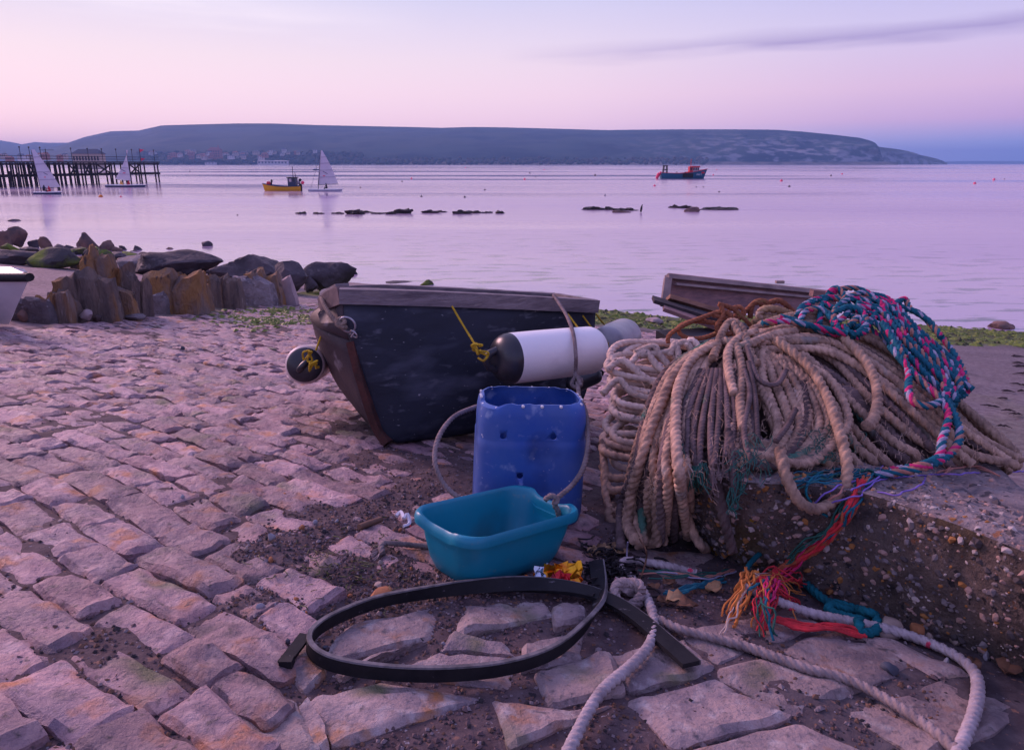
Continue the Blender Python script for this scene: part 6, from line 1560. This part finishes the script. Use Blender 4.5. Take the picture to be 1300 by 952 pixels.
# ------------------------------------------------------------------ ropes on the stones
def ground_rope(pts, r, m, label, h=.0, **k):
    b = MB(); P = [gr(x, y, r + (z_ if z_ else 0)) for x, y, z_ in [(p + (0,))[:3] for p in pts]]
    rope(b, P, r, seed=rk.randrange(9999), **k); return b.build('rope', m, label=label, cat='rope', angle=80)
HAIR = MB()
for k in range(1300):
    x, y = rk.uniform(790, 1285), rk.uniform(425, 660)
    if y < 425 + abs(x - 960) * .45 or (x > 900 and y > 600): continue
    a = rk.random() * 6; l = rk.uniform(4, 11)
    HAIR.tube(hp_([(x, y), (x + l * cos(a), y + l * sin(a)), (x + 1.6 * l * cos(a + .5), y + 1.6 * l * sin(a + .5) + 2)], -.045 + rk.uniform(-.03, .02)),   .00042, 3)
HAIR.build('loose_fibres', R_BR, heap, kind='stuff')
ground_rope([(945, 745, .03), (985, 762, .02), (1030, 778), (1090, 791), (1140, 802), (1190, 820), (1222, 838), (1240, 860), (1238, 900), (1215, 960), (1190, 1040)], .0112, R_WH, 'white rope with red flecks running from the frayed tail past the block')
ground_rope([(690, 1030), (728, 940), (762, 880), (800, 846), (822, 822), (830, 800), (828, 776), (816, 750), (800, 732), (787, 720), (794, 712), (815, 713), (850, 719), (885, 728)], .0106, R_WH, 'white rope with red flecks passing under the tail of the black strip')
ground_rope([(836, 786), (862, 798), (900, 808), (945, 820), (990, 836), (1030, 850), (1075, 862), (1130, 890), (1200, 940), (1290, 1030)], .0102, R_GY, 'dull grey-brown rope crossing the flagstones before the block')
tb1 = ground_rope([(1024, 742), (1046, 760), (1072, 772), (1098, 776), (1104, 783), (1090, 786), (1066, 780), (1052, 774), (1060, 766), (1084, 772), (1100, 776, .02), (1112, 782, .01), (1112, 800), (1094, 802), (1090, 786, .015)], .0105, R_TL, 'short knotted teal rope lying against the foot of the block')
ground_rope([(1000, 720, .0), (975, 700, .04), (955, 712, .05), (940, 738, .02)], .0062, R_TL, 'bit of teal rope half hidden behind the frayed red tail')
b = MB(); ty = thing('frayed_rope', gr(880, 745), 'loose teal, pink and peach strands lying beside the white rope end', 'rope')
for k in range(8):
    b = MB(); yarn(b, [gr(846 + rk.uniform(-4, 10), 754 + rk.uniform(-4, 4), .008), gr(870, 748 + rk.uniform(-4, 4), .014), gr(895, 742 + rk.uniform(-4, 4), .012), gr(920 + rk.uniform(-10, 4), 738 + rk.uniform(-4, 6), .008)], .0028, .004); b.build('yarn', B_T, ty)
for k in range(7):
    b = MB(); yarn(b, [gr(812 + rk.uniform(-4, 30), 726 + rk.uniform(-4, 10), .008), gr(860, 732 + rk.uniform(-6, 6), .014), gr(895, 734 + rk.uniform(-8, 6), .012), gr(930 + rk.uniform(-10, 10), 728 + rk.uniform(-8, 6), .008)], .0018, .005); b.build('yarn', rk.choice((B_O, B_W, Y_GN, B_O)), ty)
# boat warp: over the gunwale, round the can, into the bowl
warp = thing('rope', gr(560, 640), 'thin grey rope looping from the dinghy round the blue can into the bowl', 'rope')
WR = .0072
def wp(pts, r=WR): b = MB(); rope(b, pts, r, seed=rk.randrange(999)); b.build('rope_strand', ROPE_T if pts[0].z > 3.6 and False else R_GY, warp, angle=80)
wp([at(704, 380, 2.95), at(703, 375, 2.88), at(709, 384, 2.78), at(720, 402, 2.62), at(728, 424, 2.46), at(731, 450, 2.40), at(731, 474, 2.42), at(734, 492, 2.30), at(735, 505, 2.15)])
wp([at(728, 476, 2.39), at(738, 482, 2.36), at(734, 492, 2.33), at(726, 488, 2.35), at(732, 478, 2.36), at(738, 490, 2.31)], .0075)
s_l = [at(624, 512, 2.05), at(600, 518, 2.0), at(575, 530, 1.93), at(557, 555, 1.87), at(552, 585, 1.82), at(562, 612, 1.80), at(580, 630, 1.78), at(600, 640, 1.78), at(630, 655, 1.74)]
wp(s_l); 
wp([at(733, 500, 2.05), at(743, 522, 1.93), at(747, 555, 1.84), at(742, 590, 1.77), at(728, 614, 1.72), at(708, 632, 1.675), at(704, 640, 1.668), at(708, 648, 1.675), at(710, 658, 1.69)])
wp([at(692, 634, 1.668), at(700, 629, 1.66), at(707, 634, 1.664), at(704, 641, 1.66)], .0075)
stub = ground_rope([(486, 703, .0), (484, 694, .008), (490, 689, .012), (505, 690, .012), (525, 692, .006), (545, 694, .004), (570, 700)], .0078, R_GY, 'stub of grey rope poking out from under the bowl')
b = MB()
for k in range(16):
    a = rk.uniform(2.2, 4.2); yarn(b, [gr(486, 697, .004), gr(486 + 10 * cos(a), 699 + 8 * sin(a) + 3, .008), gr(486 + 16 * cos(a), 702 + 10 * sin(a) + 3, .003)], .0012, .004)
b.build('frayed_fibres', R_GY, stub, kind='stuff')
# ------------------------------------------------------------------ small things on the stones
rd = random.Random(33)
# foil sweet wrapper
GOLD = mat('foil_gold', (.85, .45, .03), (.55, .12, .02), rough=.28, metallic=.85, scale=22, lo=.42, hi=.58); FOIL = mat('foil_silver', (.55, .62, .72), (.35, .45, .6), rough=.25, metallic=.9, scale=20); FRED = mat('foil_red', (.55, .02, .03), (.2, .01, .02), rough=.3, metallic=.4, scale=60, lo=.45, hi=.55)
wr_ = thing('sweet_wrapper', gr(706, 744), 'crumpled gold and red foil sweet wrapper beside the bowl', 'wrapper')
def crumple(px0, px1, py0, py1, m, name, n=9, k2=6, h=.042, seed=0):
    b = MB(); vs = []
    for j in range(k2 + 1):
        for i in range(n + 1):
            x, y = lerp(px0, px1, i / n), lerp(py1, py0, j / k2)
            p = gr(x, py1, .004) + NRM * (h * j / k2) + Vector((0, .02 * j / k2, 0)); p += Vector((N3((i, j, seed), .9), N3((i, j, seed + 5), .9), N3((i, j, seed + 9), .9))) * .013
            vs.append(p)
    b.add(vs, [(j * (n + 1) + i, j * (n + 1) + i + 1, (j + 1) * (n + 1) + i + 1, (j + 1) * (n + 1) + i) for j in range(k2) for i in range(n)])
    o = b.build(name, m, wr_, smooth=False); sm_ = o.modifiers.new('s', 'SOLIDIFY'); sm_.thickness = .0012; return o
crumple(690, 738, 716, 744, GOLD, 'gold_face', seed=1); crumple(677, 696, 722, 743, FOIL, 'foil_inside', 5, 5, .032, 3); crumple(699, 726, 722, 748, FRED, 'printed_band', 6, 3, .028, 1.2)
crumple(668, 680, 734, 741, mat('foil_orange', (.75, .2, .03), rough=.3, metallic=.6), 'torn_flap', 4, 2, .008, 6)
# pebbles and chips, each its own
PEB = [mat('pebble_grey', (.30, .28, .31), rough=.7, scale=40), mat('pebble_buff', (.36, .27, .23), rough=.8, scale=40), mat('brick_chip', (.36, .15, .07), rough=.9, scale=40), mat('slate_chip', (.07, .075, .10), rough=.6, scale=40)]
def pebble(px, py, w, h, m, label, seed, group=None, planes=16, name='pebble'):
    b = MB(); q = gr(px, py); s = depth(q) / F; q.z = gsheet(q.x, q.y); rock(b, q, w * s, w * s * .75, h * s * 1.3, seed, sub=2, planes=planes, rot=seed, sink=.2)
    return b.build(name, m, label=label, cat='stone', group=group)
pebble(331, 771, 16, 7, PEB[0], 'pale grey oval pebble lying on the dirt left of the hoop', 1, planes=40)
pebble(349, 768, 11, 7, PEB[0], 'small grey pebble beside the pale oval pebble', 2, planes=40)
pebble(365, 812, 10, 9, PEB[3], 'dark blue-grey pebble by the left end of the hoop', 3, planes=30)
pebble(484, 754, 42, 12, PEB[2], 'flat orange stone lying between the bowl and the hoop', 4, planes=9, name='stone')
pebble(480, 740, 16, 6, PEB[1], 'buff pebble just behind the flat orange stone', 5)
pebble(772, 632, 24, 16, PEB[1], 'buff cobble lying by the foot of the cream coil', 6, planes=12, name='stone')
pebble(1128, 800, 44, 18, PEB[1], 'pale flat stone at the foot of the block by the teal rope', 7, planes=9, name='stone')
pebble(1162, 806, 24, 18, PEB[2], 'rusty angular stone right of the pale flat stone', 8, planes=8, name='stone')
pebble(1130, 850, 26, 12, PEB[3], 'black flat stone on the flagstone before the block', 9, planes=8, name='stone')
pebble(345, 690, 14, 10, PEB[0], 'bluish round pebble in the joint among the setts', 10, planes=30)
pebble(313, 700, 10, 6, PEB[1], 'small buff pebble among the setts', 11)
pebble(470, 668, 12, 6, PEB[3], 'dark pebble near the brown stick end', 12)
pebble(232, 430 + 14, 8, 5, PEB[3], 'small dark stone far out on the cobbles', 13)
for k, (x, y) in enumerate([(1200, 795), (1215, 815), (1230, 822), (1250, 835), (1178, 812), (1262, 828), (1240, 806), (1285, 850), (1195, 830), (1205, 842)]):
    pebble(x + rd.uniform(-6, 6), y, rd.uniform(9, 18), rd.uniform(6, 10), PEB[k % 3], 'small pebble in the litter at the foot of the block', 20 + k, group='pebbles at the foot of the block', planes=10)
for k in range(46):
    x, y = rd.gauss(400, 110), rd.gauss(740, 55)
    if not (60 < x < 700 and 600 < y < 850) or (x > 540 and y < 745): continue
    pebble(x, y, rd.uniform(5, 10), rd.uniform(3, 6), PEB[rd.choice((0, 1, 2, 2, 3))], 'small chip of stone in the dirt between the setts', 50 + k, group='stone chips in the dirt between the setts', planes=9)
# brown stick end, plastic scrap, shell chip
b = MB(); a_, c_ = gr(456, 669, .012), gr(484, 659, .014); b.tube([a_, a_.lerp(c_, .5), c_], [.0085, .0082, .0075], 10); b.build('stick', mat('stick_brown', (.17, .095, .065), rough=.8, scale=60), label='short brown stick end lying on the dirt left of the bowl', cat='stick')
b = MB()
pp = [gr(503, 655, .012), gr(509, 650, .02), gr(513, 658, .014), gr(517, 652, .024), gr(520, 664, .006), (gr(512, 668, .003))]
b.tube(spline(pp[:3], .006), [.006] * len(spline(pp[:3], .006)), 5); b.tube(spline(pp[2:], .006), .005, 5); b.build('plastic_scrap', mat('scrap_white', (.7, .68, .75), rough=.5), label='small crumpled white plastic scrap left of the bowl', cat='litter')
b = MB(); rock(b, gr(472, 656), .018, .010, .006, 4, sub=2); b.build('shell_chip', PEB[1], label='pale shell chip above the brown stick end', cat='shell')
b = MB(); rock(b, gr(521, 669), .008, .007, .006, 6, sub=2); b.build('plastic_chip', Y_RED, label='tiny red plastic chip beside the white scrap', cat='litter')
# dead leaves and weed by the bowl
LEAF = [mat('leaf_brown', (.17, .085, .05), (.10, .05, .035), rough=.8, scale=40), mat('leaf_tan', (.34, .22, .12), (.2, .12, .07), rough=.8, scale=40), mat('weed_black', (.02, .016, .02), rough=.6, scale=40)]
def leaf(px, py, w, m, label, group, seed):
    r_ = random.Random(seed); q = gr(px, py); s = depth(q) / F; q.z = gsheet(q.x, q.y); b = MB(); a = r_.random() * 6; R = Matrix.Rotation(a, 3, 'Z'); L_ = w * s; vs = []
    for i in range(6):
        u = i / 5; hw = .42 * L_ * sin(pi * (u * .86 + .07)) * (1 + .25 * r_.uniform(-1, 1))
        for v in (-1, 0, 1): vs.append(q + R @ Vector(((u - .5) * L_, v * hw, .008 + .22 * L_ * (abs(v) * .9 + r_.uniform(-.3, .5)) + .1 * L_ * sin(u * 5 + seed))))
    b.add(vs, [(i * 3 + j, i * 3 + j + 1, i * 3 + 4 + j, i * 3 + 3 + j) for i in range(5) for j in range(2)])
    o = b.build('dead_leaf', m, label=label, cat='leaf', group=group); sm_ = o.modifiers.new('s', 'SOLIDIFY'); sm_.thickness = .0008
for k, (x, y, w) in enumerate([(762, 702, 24), (775, 698, 28), (788, 704, 20), (752, 706, 18)]): leaf(x, y, w, LEAF[1], 'curled tan dead leaf beside the right corner of the bowl', 'tan leaves by the bowl', k)
for k, (x, y, w) in enumerate([(860, 768, 30), (872, 776, 28), (850, 742, 20), (905, 752, 22), (830, 748, 16), (842, 765, 18), (1215, 812, 18), (1235, 846, 22), (1280, 852, 30), (1190, 790, 16)]): leaf(x, y, w, LEAF[0] if k % 3 else LEAF[1], 'brown dead leaf in the litter near the block and the white ropes', 'brown leaves in the litter', 30 + k)
wd_ = MB()
for k in range(150):
    x, y = rd.gauss(772, 22), rd.gauss(722, 18); a = rd.random() * 6; 
    if x < 742: continue
    P = [gr(x, y, .006), gr(x + 12 * cos(a), y + 6 * sin(a), rd.uniform(.006, .03)), gr(x + 24 * cos(a + .5), y + 10 * sin(a + .5), rd.uniform(.004, .02))]
    wd_.tube(spline(P, .012), rd.uniform(.001, .0032), 4)
for k in range(120):
    x, y = rd.gauss(440, 45), rd.gauss(720, 25); a = rd.random() * 6
    P = [gr(x, y, .001), gr(x + 8 * cos(a), y + 5 * sin(a), rd.uniform(.004, .014)), gr(x + 15 * cos(a + .5), y + 8 * sin(a + .5), .002)]
    wd_.tube(spline(P, .012), rd.uniform(.0006, .0013), 3, rd.choice((0, 1, 2)))
wd_.build('seaweed', [LEAF[2], mat('grass_dry', (.14, .13, .06), rough=.8), mat('moss_green', (.06, .09, .02), rough=.8)], kind='stuff')
# dark weed clump where the ropes cross
b = MB(); rock(b, gr(794, 756), .06, .055, .045, 8, rough=.25, sub=3); b.build('rope_knot', R_GY, label='matted grey knot of old rope under the white rope bend', cat='rope knot')
b = MB()
for k in range(3): P = torus_pts(gr(797, 754, .02), Vector((.03, 0, .01 * k - .01)), Vector((.004, .02, .015))); rope(b, P[:-1], .010, seed=k)
b.build('rope', R_GY, label='short coil of matted grey rope under the white rope bend', cat='rope')
# two thin dry stalks sticking up behind the white rope
for k, pl in enumerate(([(812, 738, .004), (820, 712, .02), (820, 698, .05), (812, 684, .06)], [(796, 716, .004), (796, 700, .02), (797, 688, .05)])):
    b = MB(); b.tube(spline([gr(x, y, h) for x, y, h in pl], .008), .0022, 5); b.build('dry_stalk', LEAF[0] if k == 0 else mat('twine_lilac', (.3, .26, .36), rough=.8), label=('thin reddish dry stalk standing behind the white rope bend', 'thin pale stalk standing left of the reddish one')[k], cat='stalk')
# dark seaweed scraps on the sand at the right
for k in range(16):
    x, y = rd.uniform(1195, 1300), rd.uniform(448, 560); q = gr(x, y); s = depth(q) / F; b = MB()
    for j in range(3):
        a = rd.uniform(-.4, .4); L_ = rd.uniform(4, 10) * s; o_ = Vector((rd.uniform(-1, 1), rd.uniform(-1, 1), 0)) * 4 * s
        P = [q + o_ + Vector((-L_, a * L_, .004)), q + o_ + Vector((0, 0, .03)), q + o_ + Vector((L_, -a * L_, .004))]
        P = [Vector((p.x, p.y, gsheet(p.x, p.y) + .012 + .01 * (i == 1))) for i, p in enumerate(P)]; b.tube(P, [.3 * s, 1.1 * s, .3 * s], 5)
    b.build('seaweed_scrap', mat('scrap_weed', (.05, .028, .03), rough=.7) if k == 0 else bpy.data.materials['scrap_weed'], label='dark scrap of dried weed on the smooth slip right of the rope heap', cat='seaweed', group='dried weed scraps on the slip')
# ------------------------------------------------------------------ haze over the bay
hm = bpy.data.materials.new('haze_air'); hm.use_nodes = True; hn = hm.node_tree; hn.nodes.clear()
ho_ = hn.nodes.new('ShaderNodeOutputMaterial'); pv = hn.nodes.new('ShaderNodeVolumePrincipled')
pv.inputs['Color'].default_value = (.30, .53, 1.0, 1); pv.inputs['Density'].default_value = .00017; pv.inputs['Anisotropy'].default_value = 0.0
hn.links.new(pv.outputs[0], ho_.inputs['Volume'])
hz = MB(); hz.box((0, 4300, 83), (2 * 9300, 9600, 176)); hb_ = hz
o = hz.build('haze', hm, smooth=False, kind='stuff')
zs = [v.co.z for v in o.data.vertices]
# ------------------------------------------------------------------ labels of look-alikes: by their order along the view
ORDN = ('first second third fourth fifth sixth seventh eighth ninth tenth eleventh twelfth thirteenth fourteenth fifteenth sixteenth seventeenth eighteenth nineteenth twentieth').split()
TPL = {'dark mooring buoys on the bay': '{} small dark mooring buoy from the left on the bay', 'red mooring buoys on the bay': '{} small red mooring buoy from the left on the bay', 'grey mooring buoys on the bay': '{} small grey mooring buoy from the left on the bay',
       'brown leaves in the litter': '{} brown dead leaf from the left in the litter near the concrete block', 'tan leaves by the bowl': '{} tan dead leaf from the left beside the right corner of the bowl',
       'dried weed scraps on the slip': '{} dark scrap of dried weed from the left on the smooth slip', 'pebbles at the foot of the block': '{} small pebble from the left in the litter at the foot of the block'}
def lead(o):
    p = o.matrix_world.translation if o.parent else o.location; return Vector(p).x / max(.1, depth(Vector(p)))
groups_ = {}
for o_ in bpy.data.objects:
    if o_.parent is None and o_.get('group') and o_.get('label'): groups_.setdefault(o_['group'], []).append(o_)
for g_, lst in groups_.items():
    if g_ in TPL: tpl = TPL[g_]
    elif 'houses' in g_: tpl = '{} ' + lst[0]['label'].replace(' in the', ' from the left in the', 1).replace(' among trees', '').replace('in the town behind', 'behind')
    elif 'rubble' in g_:
        lst = [q for q in lst if 'low stone' in q['label']]; tpl = '{} dark low stone from the left in the rubble bank behind the sandy patch'
    else: continue
    if len(lst) > len(ORDN): continue
    for k, o_ in enumerate(sorted(lst, key=lead)): o_['label'] = tpl.format(ORDN[k])
